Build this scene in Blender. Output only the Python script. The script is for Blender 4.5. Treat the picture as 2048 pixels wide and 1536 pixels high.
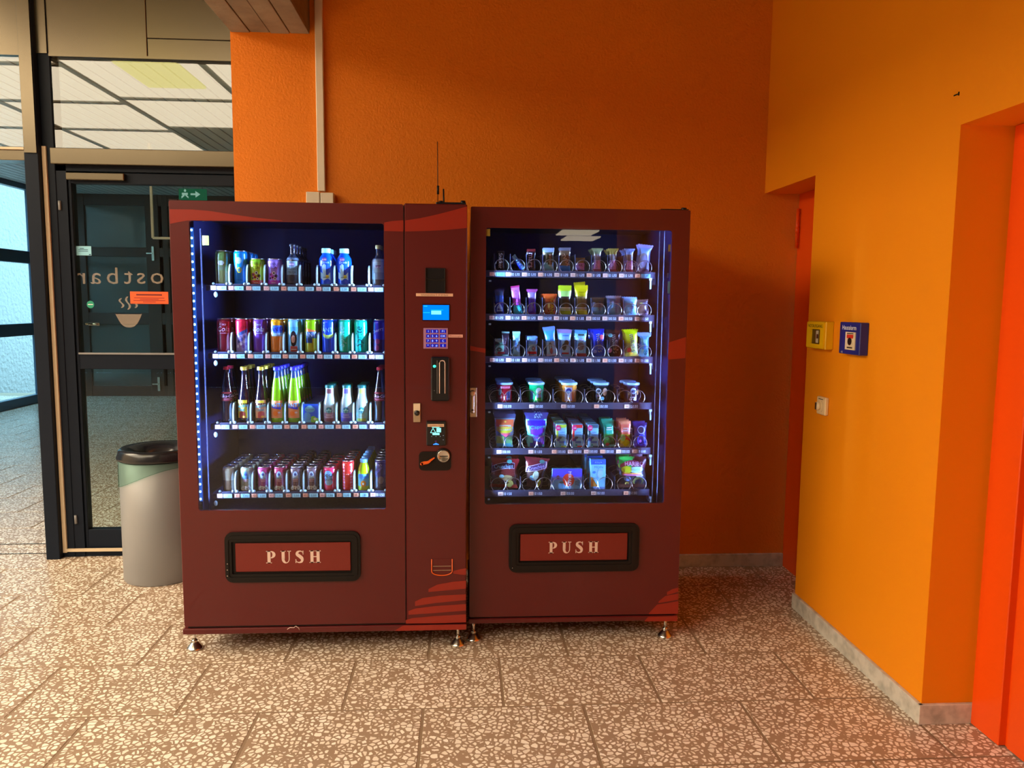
import bpy, bmesh, math, random
from math import sin, cos, pi, radians, sqrt
from mathutils import Vector, Matrix
random.seed(7)
for o in list(bpy.data.objects): bpy.data.objects.remove(o)
SC = bpy.context.scene
COL = SC.collection

# ------------------------------------------------------------------ camera, world, lights, exposure
CAM = Vector((0.1416, -2.3400, 1.5048)); FPX = 1540.0
R_ = [[0.9979201881233222, -0.06382183626492545, 0.009059324019281454],
      [0.002310479160253334, -0.10503481346366446, -0.9944658614787656],
      [0.06442018179082792, 0.9924184909484639, -0.10466890178849887]]
cd = bpy.data.cameras.new('camera'); cam = bpy.data.objects.new('camera', cd); COL.objects.link(cam)
cd.sensor_width = 36; cd.lens = FPX * 36 / 2048; cd.clip_start = 0.05; cd.clip_end = 100
cam.matrix_world = Matrix(((R_[0][0], -R_[1][0], -R_[2][0], CAM.x), (R_[0][1], -R_[1][1], -R_[2][1], CAM.y),
                           (R_[0][2], -R_[1][2], -R_[2][2], CAM.z), (0, 0, 0, 1)))
SC.camera = cam
SC.view_settings.view_transform = 'Standard'; SC.view_settings.look = 'None'
SC.view_settings.exposure = 0.0; SC.view_settings.gamma = 1.0; SC.view_settings.use_curve_mapping = False
PANEL_E = 8.8          # luminous ceiling panels of the hall
SKY_E = 13.0            # daylight outside the vestibule windows
STRIP_W = 6.6          # LED strips inside the machines
w = bpy.data.worlds.new('sky'); SC.world = w; w.use_nodes = True
bg = w.node_tree.nodes['Background']; bg.inputs[0].default_value = (0.34, 0.73, 1.0, 1); bg.inputs[1].default_value = SKY_E

def area(name, loc, direction, sx, sy, power, col, spread=180):
    l = bpy.data.lights.new(name, 'AREA'); l.shape = 'RECTANGLE'; l.size = sx; l.size_y = sy
    l.energy = power; l.color = col; l.spread = radians(spread)
    o = bpy.data.objects.new(name, l); COL.objects.link(o); o.location = loc
    o.rotation_euler = Vector(direction).to_track_quat('-Z', 'Y').to_euler(); return o
LEDC = (0.38, 0.62, 1.0)
area('light_left_machine_left', (-0.972, 0.972, 1.235), (0.985, 0.19, 0), 0.008, 1.17, STRIP_W, LEDC, 40)
area('light_left_machine_right', (-0.150, 0.972, 1.235), (-0.985, 0.19, 0), 0.008, 1.17, STRIP_W * .8, LEDC, 40)
area('light_right_machine_right', (1.062, 1.036, 1.235), (-0.985, 0.19, 0), 0.008, 1.17, STRIP_W * 1.1, LEDC, 44)
area('light_right_machine_left', (0.215, 1.036, 1.235), (0.985, 0.19, 0), 0.008, 1.17, STRIP_W, LEDC, 44)

GLOW = (0.22, 0.36, 1.0)      # extra wide blue lamps added at the strips to brighten the lining
area('glow_left_machine', (-0.972, 0.974, 1.235), (0.80, 0.60, 0), 0.006, 1.17, 3.4, GLOW, 110)
area('glow_right_machine', (1.062, 1.038, 1.235), (-0.80, 0.60, 0), 0.006, 1.17, 2.8, GLOW, 110)


def PX(x, y, Y):       # where the sight line through a photo pixel meets the plane at depth Y
    d = [R_[0][i] * (x - 1024) / FPX + R_[1][i] * (y - 768) / FPX + R_[2][i] for i in range(3)]
    t = (Y - CAM.y) / d[1]
    return Vector((CAM.x + t * d[0], Y, CAM.z + t * d[2]))

# ------------------------------------------------------------------ materials
def s2l(c): return c / 12.92 if c <= 0.04045 else ((c + 0.055) / 1.055) ** 2.4
def rgb(r, g, b): return (s2l(r / 255), s2l(g / 255), s2l(b / 255))
def newmat(name):
    m = bpy.data.materials.new(name); m.use_nodes = True; nt = m.node_tree
    return m, nt, nt.nodes['Principled BSDF'], nt.nodes, nt.links
def pmat(name, col, rough=0.5, metal=0.0, coat=0.0, emis=None, es=0.0, bump=None, var=None, spec=0.5):
    m, nt, b, N, L = newmat(name)
    b.inputs['Base Color'].default_value = (*col, 1); b.inputs['Roughness'].default_value = rough
    b.inputs['Metallic'].default_value = metal; b.inputs['Coat Weight'].default_value = coat
    b.inputs['Specular IOR Level'].default_value = spec
    if emis: b.inputs['Emission Color'].default_value = (*emis, 1); b.inputs['Emission Strength'].default_value = es
    if bump or var:
        g = N.new('ShaderNodeNewGeometry')
    if bump:
        n = N.new('ShaderNodeTexNoise'); n.inputs['Scale'].default_value = bump[0]; n.inputs['Detail'].default_value = 4
        bp = N.new('ShaderNodeBump'); bp.inputs['Strength'].default_value = bump[1]; bp.inputs['Distance'].default_value = bump[2]
        L.new(g.outputs['Position'], n.inputs['Vector']); L.new(n.outputs['Fac'], bp.inputs['Height']); L.new(bp.outputs[0], b.inputs['Normal'])
    if var:
        n2 = N.new('ShaderNodeTexNoise'); n2.inputs['Scale'].default_value = var[0]; n2.inputs['Detail'].default_value = 5
        mx = N.new('ShaderNodeMixRGB'); mx.inputs[1].default_value = (*col, 1); mx.inputs[2].default_value = (*var[1], 1)
        cr = N.new('ShaderNodeValToRGB'); cr.color_ramp.elements[0].position = var[2]; cr.color_ramp.elements[1].position = var[3]
        L.new(g.outputs['Position'], n2.inputs['Vector']); L.new(n2.outputs['Fac'], cr.inputs[0]); L.new(cr.outputs[0], mx.inputs[0])
        L.new(mx.outputs[0], b.inputs['Base Color'])
    return m
def printed(name, rough, metal=0.0, coat=0.0, spec=0.5):   # colour comes from the printed artwork stored on the faces
    m, nt, b, N, L = newmat(name)
    a = N.new('ShaderNodeAttribute'); a.attribute_name = 'Col'
    L.new(a.outputs['Color'], b.inputs['Base Color'])
    b.inputs['Roughness'].default_value = rough; b.inputs['Metallic'].default_value = metal; b.inputs['Coat Weight'].default_value = coat
    b.inputs['Specular IOR Level'].default_value = spec
    return m
def emit(name, col, e):
    m, nt, b, N, L = newmat(name); em = N.new('ShaderNodeEmission')
    em.inputs[0].default_value = (*col, 1); em.inputs[1].default_value = e
    L.new(em.outputs[0], N['Material Output'].inputs[0]); return m
def emit_print(name, e):
    m, nt, b, N, L = newmat(name); em = N.new('ShaderNodeEmission'); a = N.new('ShaderNodeAttribute'); a.attribute_name = 'Col'
    L.new(a.outputs['Color'], em.inputs[0]); em.inputs[1].default_value = e
    L.new(em.outputs[0], N['Material Output'].inputs[0]); return m
def glass(name, tint, ior, rough=0.0, bump=None):
    m, nt, b, N, L = newmat(name)
    fr = N.new('ShaderNodeFresnel'); fr.inputs[0].default_value = ior
    tr = N.new('ShaderNodeBsdfTransparent'); tr.inputs[0].default_value = (*tint, 1)
    gl = N.new('ShaderNodeBsdfGlossy'); gl.inputs['Roughness'].default_value = rough
    mx = N.new('ShaderNodeMixShader')
    ge = N.new('ShaderNodeNewGeometry'); iv = N.new('ShaderNodeMath'); iv.operation = 'SUBTRACT'; iv.inputs[0].default_value = 1.0
    ml = N.new('ShaderNodeMath'); ml.operation = 'MULTIPLY'      # thin pane: reflect once, on the side the ray enters
    L.new(ge.outputs['Backfacing'], iv.inputs[1]); L.new(iv.outputs[0], ml.inputs[0]); L.new(fr.outputs[0], ml.inputs[1])
    L.new(ml.outputs[0], mx.inputs[0]); L.new(tr.outputs[0], mx.inputs[1]); L.new(gl.outputs[0], mx.inputs[2])
    L.new(mx.outputs[0], N['Material Output'].inputs[0]); return m

M = {}
ORANGE = (0.78, 0.205, 0.003)
M['orange'] = pmat('orange_roughcast_paint', ORANGE, 0.62, bump=(95, 0.55, 0.006), var=(1.3, (0.72, 0.185, 0.005), 0.35, 0.75), spec=.3)
M['orange_smooth'] = pmat('orange_wall_paint', (0.86, 0.275, 0.003), 0.6, bump=(180, 0.2, 0.002), var=(1.1, (0.84, 0.26, 0.004), 0.35, 0.75), spec=.2)
M['door_orange'] = pmat('red_orange_door_lacquer', (0.80, 0.075, 0.002), 0.35, spec=.4)
M['marble'] = pmat('grey_marble_skirting', (0.62, 0.58, 0.52), 0.3, var=(22, (0.36, 0.34, 0.30), 0.42, 0.72))
M['concrete'] = pmat('board_marked_concrete', (0.30, 0.24, 0.17), 0.85, bump=(40, 0.4, 0.004), var=(7, (0.20, 0.155, 0.11), 0.4, 0.7))
M['ceil'] = pmat('dark_plaster_ceiling', (0.09, 0.07, 0.05), 0.9)
M['cream'] = pmat('cream_plaster', (0.38, 0.33, 0.25), 0.8)
M['hall_dark'] = pmat('dark_hall_wall', (0.10, 0.075, 0.05), 0.8)
M['bronze'] = pmat('brushed_bronze_cladding', (0.125, 0.10, 0.065), 0.24, metal=0.85, bump=(6, 0.05, 0.004))
M['frame'] = pmat('dark_anodised_frame', (0.010, 0.014, 0.024), 0.40, spec=.10)
M['frame_blue'] = pmat('window_frame_lacquer', (0.05, 0.10, 0.17), 0.35)
M['brown_frame'] = pmat('brown_frame', (0.050, 0.032, 0.026), 0.4)
M['seal'] = pmat('cream_seal_strip', (0.66, 0.52, 0.36), 0.6)
M['slat'] = pmat('pale_metal_ceiling_slat', (0.42, 0.44, 0.44), 0.45)
M['void'] = pmat('dark_ceiling_void', (0.012, 0.012, 0.014), 0.9)
M['stucco'] = pmat('white_exterior_roughcast', (0.19, 0.155, 0.135), 0.9, bump=(14, 1.0, 0.05))
M['grout'] = pmat('brown_floor_grout', (0.235, 0.155, 0.095), 0.8)
M['slot'] = pmat('black_floor_track', (0.012, 0.012, 0.014), 0.5)
M['glass'] = glass('clear_window_glass', (0.90, 0.96, 0.96), 1.45)
M['glass_transom'] = glass('transom_double_glazing', (0.85, 0.92, 0.92), 1.9)
M['glass_door'] = glass('door_glass', (0.86, 0.96, 0.96), 1.4)
M['glass_machine'] = glass('machine_window_glass', (0.80, 0.80, 0.84), 1.5)
M['maroon'] = pmat('maroon_machine_vinyl', (0.095, 0.006, 0.007), 0.36, coat=0.25, spec=.4)
M['maroon_edge'] = pmat('maroon_machine_edge', (0.20, 0.035, 0.035), 0.35, coat=0.4)
M['red'] = pmat('bright_red_vinyl_print', (0.27, 0.018, 0.008), 0.36, coat=0.25, spec=.4)
M['flap_red'] = pmat('red_flap_plastic', (0.17, 0.012, 0.007), 0.4)
M['black'] = pmat('black_plastic', (0.011, 0.009, 0.009), 0.45, spec=.2)
M['black_gloss'] = pmat('glossy_black_plastic', (0.010, 0.010, 0.014), 0.22)
M['liner'] = pmat('blue_glow_inner_lining', (0.012, 0.018, 0.120), 0.5)  # black panels coloured blue, the glow of the LED light painted in
M['tray'] = pmat('dark_shelf_metal', (0.06, 0.06, 0.11), 0.4, metal=.3)
M['rail'] = pmat('dark_shelf_rail', (0.035, 0.035, 0.07), 0.45)
M['fin'] = pmat('pale_blue_lane_guide', (0.50, 0.72, 0.80), 0.4)
M['rail_blue'] = pmat('blue_grey_trim', (0.016, 0.018, 0.045), 0.6, spec=.2)
M['chrome'] = pmat('polished_steel', (0.62, 0.60, 0.57), 0.22, metal=1.0)
M['wire'] = pmat('steel_coil_wire', (0.55, 0.53, 0.50), 0.28, metal=1.0)
M['brass'] = pmat('warm_nickel', (0.55, 0.45, 0.33), 0.35, metal=0.8)
M['white'] = pmat('white_plastic', (0.72, 0.62, 0.48), 0.45)
M['letter'] = pmat('pale_pink_lettering', (0.72, 0.55, 0.50), 0.5)
M['paper'] = printed('printed_paper', 0.6)
M['film'] = printed('printed_foil_film', 0.28, metal=0.15, coat=.5)
M['tin'] = printed('printed_tin', 0.24, metal=0.25, coat=.6)
M['bottle'] = printed('filled_bottle_glass', 0.08, coat=1.0, spec=.7)
M['plastic'] = printed('coloured_plastic', 0.4)
M['lid'] = pmat('aluminium_lid', (0.70, 0.72, 0.75), 0.25, metal=1.0)
M['screen'] = emit_print('lit_screen', 1.0)
M['led'] = emit('led_emitter', (0.30, 0.66, 1.0), 8.0)
M['led_board'] = pmat('blue_led_board', (0.02, 0.08, 0.40), 0.4, emis=(0.03, 0.22, 1.0), es=0.7)
M['panel'] = emit('luminous_ceiling_diffuser', (1.0, 0.83, 0.59), PANEL_E)
M['panel_added'] = emit('added_bright_diffuser', (1.0, 0.83, 0.59), PANEL_E * 2.0)
M['panel_y'] = emit('yellowed_ceiling_diffuser', (1.0, 0.86, 0.30), PANEL_E * .9)
M['steel_grey'] = pmat('grey_painted_steel', (0.25, 0.25, 0.26), 0.42, metal=0.15)
M['bag'] = glass('green_bin_liner', (0.68, 0.84, 0.78), 1.3, 0.25)
M['decal'] = None
def _decal():
    m, nt, b, N, L = newmat('translucent_door_film')
    tr = N.new('ShaderNodeBsdfTransparent'); df = N.new('ShaderNodeBsdfDiffuse'); df.inputs[0].default_value = (0.75, 0.62, 0.50, 1)
    mx = N.new('ShaderNodeMixShader'); mx.inputs[0].default_value = 0.30
    L.new(tr.outputs[0], mx.inputs[1]); L.new(df.outputs[0], mx.inputs[2]); L.new(mx.outputs[0], N['Material Output'].inputs[0]); return m
M['decal'] = _decal()
def terrazzo():
    m, nt, b, N, L = newmat('terrazzo_slab')
    g = N.new('ShaderNodeNewGeometry')
    n = N.new('ShaderNodeTexNoise'); n.inputs['Scale'].default_value = 45; n.inputs['Detail'].default_value = 2
    vm = N.new('ShaderNodeVectorMath'); vm.operation = 'MULTIPLY_ADD'; vm.inputs[1].default_value = (0.010,) * 3
    L.new(g.outputs['Position'], n.inputs['Vector']); L.new(n.outputs['Color'], vm.inputs[0]); L.new(g.outputs['Position'], vm.inputs[2])
    v = N.new('ShaderNodeTexVoronoi'); v.feature = 'DISTANCE_TO_EDGE'; v.inputs['Scale'].default_value = 47
    v2 = N.new('ShaderNodeTexVoronoi'); v2.feature = 'F1'; v2.inputs['Scale'].default_value = 47
    L.new(vm.outputs[0], v.inputs['Vector']); L.new(vm.outputs[0], v2.inputs['Vector'])
    # chips differ in size: the edge threshold follows the cell's random value
    sep = N.new('ShaderNodeSeparateColor'); L.new(v2.outputs['Color'], sep.inputs[0])
    th = N.new('ShaderNodeMath'); th.operation = 'MULTIPLY_ADD'; th.inputs[1].default_value = 0.14; th.inputs[2].default_value = 0.07
    L.new(sep.outputs[0], th.inputs[0])
    sb = N.new('ShaderNodeMath'); sb.operation = 'SUBTRACT'; L.new(v.outputs['Distance'], sb.inputs[0]); L.new(th.outputs[0], sb.inputs[1])
    rp = N.new('ShaderNodeMapRange'); rp.inputs[1].default_value = 0.0; rp.inputs[2].default_value = 0.035; L.new(sb.outputs[0], rp.inputs[0])
    chip = N.new('ShaderNodeMixRGB'); chip.inputs[1].default_value = (0.78, 0.68, 0.57, 1); chip.inputs[2].default_value = (0.93, 0.86, 0.77, 1)
    L.new(sep.outputs[1], chip.inputs[0])
    mt = N.new('ShaderNodeMixRGB'); mt.inputs[1].default_value = (0.38, 0.265, 0.18, 1); mt.inputs[2].default_value = (0.31, 0.215, 0.15, 1)
    n2 = N.new('ShaderNodeTexNoise'); n2.inputs['Scale'].default_value = 2.5; L.new(g.outputs['Position'], n2.inputs['Vector']); L.new(n2.outputs['Fac'], mt.inputs[0])
    mx = N.new('ShaderNodeMixRGB'); L.new(rp.outputs[0], mx.inputs[0]); L.new(mt.outputs[0], mx.inputs[1]); L.new(chip.outputs[0], mx.inputs[2])
    L.new(mx.outputs[0], b.inputs['Base Color']); b.inputs['Roughness'].default_value = 0.27
    b.inputs['Specular IOR Level'].default_value = 0.45
    return m
M['terrazzo'] = terrazzo()

# ------------------------------------------------------------------ mesh building helpers
class MB:
    def __init__(s): s.v = []; s.f = []; s.c = []; s.m = []; s.sm = []
    def face(s, vs, c=(.5, .5, .5), mi=0, smooth=False):
        n = len(s.v); s.v.extend([tuple(p) for p in vs]); s.f.append(tuple(range(n, n + len(vs)))); s.c.append(c); s.m.append(mi); s.sm.append(smooth); return s
    def faces(s, vs, fs, c=(.5, .5, .5), mi=0, smooth=False):
        n = len(s.v); s.v.extend([tuple(p) for p in vs])
        for k, f in enumerate(fs):
            s.f.append(tuple(i + n for i in f)); s.c.append(c[k] if isinstance(c, list) else c); s.m.append(mi[k] if isinstance(mi, list) else mi); s.sm.append(smooth)
        return s
    def box(s, x0, x1, y0, y1, z0, z1, c=(.5, .5, .5), mi=0, bev=0.0):
        if bev > 0:
            e = bev; P = []
            xs, ys, zs = (x0, x1), (y0, y1), (z0, z1); sg = (1, -1); idx = {}
            for i in (0, 1):
                for j in (0, 1):
                    for k in (0, 1):
                        for a in range(3):
                            p = [xs[i] + sg[i] * e, ys[j] + sg[j] * e, zs[k] + sg[k] * e]
                            p[a] = (xs[i], ys[j], zs[k])[a]; idx[(i, j, k, a)] = len(P); P.append(p)
            F = []
            q = [(0, 0), (1, 0), (1, 1), (0, 1)]
            for i in (0, 1): F.append([idx[(i, j, k, 0)] for j, k in q])
            for j in (0, 1): F.append([idx[(i, j, k, 1)] for i, k in q])
            for k in (0, 1): F.append([idx[(i, j, k, 2)] for i, j in q])
            for a, b2 in ((0, 1), (0, 2), (1, 2)):
                o = 3 - a - b2
                for u in (0, 1):
                    for w_ in (0, 1):
                        def key(t, ax):
                            kk = [0, 0, 0]; kk[a] = u; kk[b2] = w_; kk[o] = t; return idx[(*kk, ax)]
                        F.append([key(0, a), key(1, a), key(1, b2), key(0, b2)])
            for i in (0, 1):
                for j in (0, 1):
                    for k in (0, 1): F.append([idx[(i, j, k, a)] for a in range(3)])
            return s.faces(P, F, c, mi)
        P = [(x0, y0, z0), (x1, y0, z0), (x1, y1, z0), (x0, y1, z0), (x0, y0, z1), (x1, y0, z1), (x1, y1, z1), (x0, y1, z1)]
        return s.faces(P, [(0, 3, 2, 1), (4, 5, 6, 7), (0, 1, 5, 4), (1, 2, 6, 5), (2, 3, 7, 6), (3, 0, 4, 7)], c, mi)
    def prism(s, poly, y0, y1, c=(.5, .5, .5), mi=0, plane='xz', cap=True):
        def P(a, b, t): return {'xz': (a, t, b), 'xy': (a, b, t), 'yz': (t, a, b)}[plane]
        n = len(poly); v = [P(a, b, y0) for a, b in poly] + [P(a, b, y1) for a, b in poly]
        f = [(i, (i + 1) % n, n + (i + 1) % n, n + i) for i in range(n)]
        if cap: f += [tuple(range(n)), tuple(range(2 * n - 1, n - 1, -1))]
        return s.faces(v, f, c, mi)
    def ring(s, outer, inner, y0, y1, c=(.5, .5, .5), mi=0):     # frame in the xz plane, same point count
        n = len(outer); v = []
        for y in (y0, y1):
            v += [(a, y, b) for a, b in outer] + [(a, y, b) for a, b in inner]
        f = []
        for i in range(n):
            j = (i + 1) % n
            f += [(i, j, n + j, n + i), (2 * n + i, 3 * n + i, 3 * n + j, 2 * n + j), (i, 2 * n + i, 2 * n + j, j), (n + i, n + j, 3 * n + j, 3 * n + i)]
        return s.faces(v, f, c, mi)
    def lathe(s, prof, seg=20, cen=(0, 0, 0), col=(.5, .5, .5), mi=0, smooth=True, a0=0):
        cx, cy, cz = cen; v = []
        for r, z in prof: v += [(cx + r * sin(2 * pi * k / seg + a0), cy - r * cos(2 * pi * k / seg + a0), cz + z) for k in range(seg)]
        f, cc, mm = [], [], []
        for i in range(len(prof) - 1):
            for k in range(seg):
                k2 = (k + 1) % seg
                f.append((i * seg + k, i * seg + k2, (i + 1) * seg + k2, (i + 1) * seg + k))
                cc.append(col(i, (prof[i][1] + prof[i + 1][1]) / 2, k / seg) if callable(col) else col)
                mm.append(mi(i) if callable(mi) else mi)
        for i in (0, len(prof) - 1):
            if prof[i][0] > 1e-5:
                ff = tuple(i * seg + k for k in range(seg)); f.append(ff if i else ff[::-1]); cc.append(cc[0] if i == 0 else cc[-1]); mm.append(mm[0] if i == 0 else mm[-1])
        return s.faces(v, f, cc, mm, smooth)
    def tube(s, path, r, seg=6, c=(.5, .5, .5), mi=0, closed=False):
        P = [Vector(p) for p in path]; n = len(P); v = []
        for i, p in enumerate(P):
            t = (P[min(i + 1, n - 1)] - P[max(i - 1, 0)]).normalized()
            a = t.orthogonal().normalized() if abs(t.z) > .95 else t.cross(Vector((0, 0, 1))).normalized()
            b = t.cross(a)
            v += [p + a * r * cos(2 * pi * k / seg) + b * r * sin(2 * pi * k / seg) for k in range(seg)]
        f = [(i * seg + k, i * seg + (k + 1) % seg, (i + 1) * seg + (k + 1) % seg, (i + 1) * seg + k) for i in range(n - 1) for k in range(seg)]
        f += [tuple(range(seg))[::-1], tuple(range((n - 1) * seg, n * seg))]
        return s.faces(v, f, c, mi, True)
    def strip(s, wrap, u0, u1, lo, hi, c, n=8, off=0.0005, mi=0):   # area between two curves laid on a surface
        v = []
        for i in range(n + 1):
            u = u0 + (u1 - u0) * i / n
            a = lo(u) if callable(lo) else lo; b = hi(u) if callable(hi) else hi
            v += [wrap(u, a, off), wrap(u, b, off)]
        return s.faces(v, [(2 * i, 2 * i + 2, 2 * i + 3, 2 * i + 1) for i in range(n)], c, mi)
    def oval(s, wrap, cu, cv, ru, rv, c, n=10, off=0.0007, mi=0):
        h = lambda u: rv * sqrt(max(0, 1 - ((u - cu) / ru) ** 2))
        return s.strip(wrap, cu - ru * .999, cu + ru * .999, lambda u: cv - h(u), lambda u: cv + h(u), c, n, off, mi)
    def text(s, wrap, txt, cu, cv, size, c, rot=0, sx=1.0, off=0.001, mi=0, shear=0, mirror=False, align='C'):
        vs, fs, wd = glyphs(txt)
        out = []
        for x, y in vs:
            x = (x - (wd / 2 if align == 'C' else 0)) * size * sx; y = (y - 0.35) * size
            x += shear * y
            if mirror: x = -x
            X = x * cos(rot) - y * sin(rot); Y = x * sin(rot) + y * cos(rot)
            out.append(wrap(cu + X, cv + Y, off))
        return s.faces(out, fs, c, mi)
    def mesh(s, name, mats, origin=(0, 0, 0)):
        me = bpy.data.meshes.new(name); ox, oy, oz = origin
        me.from_pydata([(x - ox, y - oy, z - oz) for x, y, z in s.v], [], s.f)
        if not isinstance(mats, (list, tuple)): mats = [mats]
        for m in mats: me.materials.append(m)
        me.polygons.foreach_set('material_index', s.m); me.polygons.foreach_set('use_smooth', s.sm)
        if any('Attribute' in n.bl_idname for m in mats for n in m.node_tree.nodes):
            at = me.color_attributes.new('Col', 'FLOAT_COLOR', 'CORNER'); buf = []
            for f, c in zip(s.f, s.c): buf += [c[0], c[1], c[2], 1.0] * len(f)
            at.data.foreach_set('color', buf)
        me.update(); return me
_g = {}
def glyphs(t):
    if t not in _g:
        c = bpy.data.curves.new('t', 'FONT'); c.body = t; c.size = 1.0; c.resolution_u = 2
        o = bpy.data.objects.new('t', c); me = bpy.data.meshes.new_from_object(o)
        vs = [(v.co.x, v.co.y) for v in me.vertices]; fs = [tuple(p.vertices) for p in me.polygons]
        wd = max([v[0] for v in vs] + [0])
        bpy.data.objects.remove(o); bpy.data.curves.remove(c); bpy.data.meshes.remove(me)
        _g[t] = (vs, fs, wd)
    return _g[t]
def rr(x0, x1, z0, z1, r, n=5):
    P = []
    for cx, cz, a in ((x1 - r, z1 - r, 0), (x0 + r, z1 - r, 90), (x0 + r, z0 + r, 180), (x1 - r, z0 + r, 270)):
        for i in range(n): t = radians(a + 90 * i / (n - 1)); P.append((cx + r * cos(t), cz + r * sin(t)))
    return P
ORG = {}
def wo(o): return ORG.get(o.as_pointer(), Vector((0, 0, 0))) if o else Vector((0, 0, 0))
def obj(name, mb, mats, parent=None, loc=None, shade=None):
    """link one mesh object; its vertices are given in world space unless loc is given"""
    if isinstance(mb, MB): me = mb.mesh(name, mats, wo(parent) if loc is None and parent else (loc_auto(mb) if loc is None else (0, 0, 0)))
    else: me = mb
    o = bpy.data.objects.new(name, me); COL.objects.link(o)
    if parent:
        o.parent = parent
        ORG[o.as_pointer()] = wo(parent) if loc is None else wo(parent) + Vector(loc)
        if loc is not None: o.location = loc
    else:
        L = loc_auto(mb) if loc is None else loc
        o.location = L; ORG[o.as_pointer()] = Vector(L)
    return o
def loc_auto(mb):
    xs = [v[0] for v in mb.v]; ys = [v[1] for v in mb.v]; zs = [v[2] for v in mb.v]
    return ((min(xs) + max(xs)) / 2, (min(ys) + max(ys)) / 2, min(zs))
def tag(o, label, cat, group=None, kind=None):
    o['label'] = label; o['category'] = cat
    if group: o['group'] = group
    if kind: o['kind'] = kind
    return o
def thing(name, label, cat, loc, group=None, rot=(0, 0, 0)):
    o = bpy.data.objects.new(name, None); COL.objects.link(o); o.empty_display_size = .05
    o.location = loc; o.rotation_euler = rot; ORG[o.as_pointer()] = Vector(loc); return tag(o, label, cat, group)
def struct(name, mb, mats, parent=None):
    o = obj(name, mb, mats, parent)
    if not parent: o['kind'] = 'structure'
    return o
def dup(root, loc, label, parts=True):
    r = root.copy(); COL.objects.link(r); r.location = loc; r['label'] = label
    if parts:
        for ch in list(root.children):
            c = ch.copy(); COL.objects.link(c); c.parent = r
            for g in ch.children: d = g.copy(); COL.objects.link(d); d.parent = c
    return r
def inst(name, me, parent, loc):
    o = bpy.data.objects.new(name, me); COL.objects.link(o); o.parent = parent; o.location = Vector(loc) - wo(parent); return o
def plane_xz(Y): return lambda u, v, off: (u, Y - off, v)
WHITE = rgb(235, 235, 235); BLK = rgb(18, 18, 24)

# ================================================================== THE SETTING
# floor slab with recessed joints; each terrazzo tile is a piece of its own
b = MB(); b.box(-9, 5.1, -9.5, 10.4, -0.10, -0.0012)
floor = struct('floor', b, M['grout'])
def tile_mesh(x0, x1):
    t = MB(); e = .0015
    t.box(x0, x1, 0.0045, 0.3955, -0.014, 0.0, bev=e); return t.mesh('floor_tile', M['terrazzo'])
full = tile_mesh(0.0052, 0.5948)
ntile = 0
rest = MB()
for k in range(-24, 26):
    off = 0.0 if k % 2 == 0 else 0.3
    for i in range(-16, 9):
        x0 = i * 0.6 + off; y0 = 0.4 * k
        x1 = x0 + .6; near = False
        if y0 > 9.95 or x0 > 4.9 or x1 < -8.9 or y0 < -9.4: continue
        # in the picture?  (a tile whose middle the camera sees)
        cx, cy = x0 + .3, y0 + .2
        dpt = (cy - CAM.y); u = 1024 + FPX * ((cx - CAM.x) / max(dpt, .1) - 0.065)
        seen = y0 > -0.5 and -330 < u < 2330 and not (x0 > -1.0 and y0 > 1.9) and (y0 < 5.6 or u > -80) and not (y0 > 2.2 and (x0 > -1.9 or u > 440)) and x0 < 2.0 and x1 > -6.1
        if seen and ntile < 298:
            ntile += 1; o = bpy.data.objects.new('floor_tile', full); COL.objects.link(o); o.parent = floor; o.location = Vector((x0, y0, 0)) - wo(floor)
        else: rest.box(x0 + .0052, x1 - .0052, y0 + .0045, y0 + .3955, -.014, 0)
o = obj('floor_tile', rest, M['terrazzo'], floor); o['kind'] = 'stuff'
b = MB(); b.box(-6, -2.29, 2.262, 2.274, -.003, .0015); b.box(-6, -2.29, 2.452, 2.462, -.003, .0015); obj('door_track', b, M['slot'], floor)

# orange walls
b = MB(); b.box(-1.062, 2.06, 1.9, 2.14, 0, 4.0); wall_back = struct('wall_back', b, M['orange'])
XR = 1.806
b = MB()
b.box(XR, 2.0, 0.215, 1.285, 0, 4.0)                    # pier between the two openings
b.box(XR, 2.0, 1.285, 1.9, 2.118, 4.0)                  # above the far opening
b.box(XR, 2.0, -1.0, 0.215, 2.112, 4.0)                 # above the near opening
b.box(XR, 2.0, -4.1, -1.0, 0, 4.0)
b.box(2.0, 2.06, 0.19, 1.285, 0, 4.0); b.box(2.0, 2.06, -4.2, -1.1, 0, 4.0); b.box(2.0, 2.06, -1.1, 1.9, 2.118, 4.0)
wall_right = struct('wall_right', b, M['orange_smooth'])
# skirting
b = MB(); b.box(1.13, 2.0, 1.885, 1.9, 0, 0.075, bev=.002); struct('baseboard_back', b, M['marble'])
b = MB(); b.box(XR - .016, XR, 0.20, 1.285, 0, 0.075, bev=.002); struct('baseboard_right', b, M['marble'])
b = MB(); b.box(XR - .016, 1.998, 0.199, 0.215, 0, 0.075, bev=.002); struct('baseboard_reveal', b, M['marble'])
# far door (end of the recess beside the machines)
b = MB(); b.box(2.0, 2.05, 1.285, 1.895, 0, 2.118, bev=.002); d2 = struct('door_2', b, M['door_orange'])
b = MB(); p = PX(1598, 420, 1.86); b.tube([(1.985, 1.868, 1.82), (1.985, 1.868, 2.035)], .009, 10)
b.tube([(1.985, 1.868, 1.90), (1.985, 1.868, 1.935)], .011, 10); obj('hinge', b, M['door_orange'], d2)
# near door, right edge of the picture
b = MB(); b.box(1.985, 2.05, 0.055, 0.2, 0.002, 2.11, bev=.003); b.box(2.012, 2.05, 0.02, 0.055, 0.002, 2.11); struct('door_frame_1', b, M['door_orange'])
b = MB(); b.box(2.0, 2.05, -1.09, 0.035, 0.006, 2.11, bev=.003); struct('door_1', b, M['door_orange'])

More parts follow.
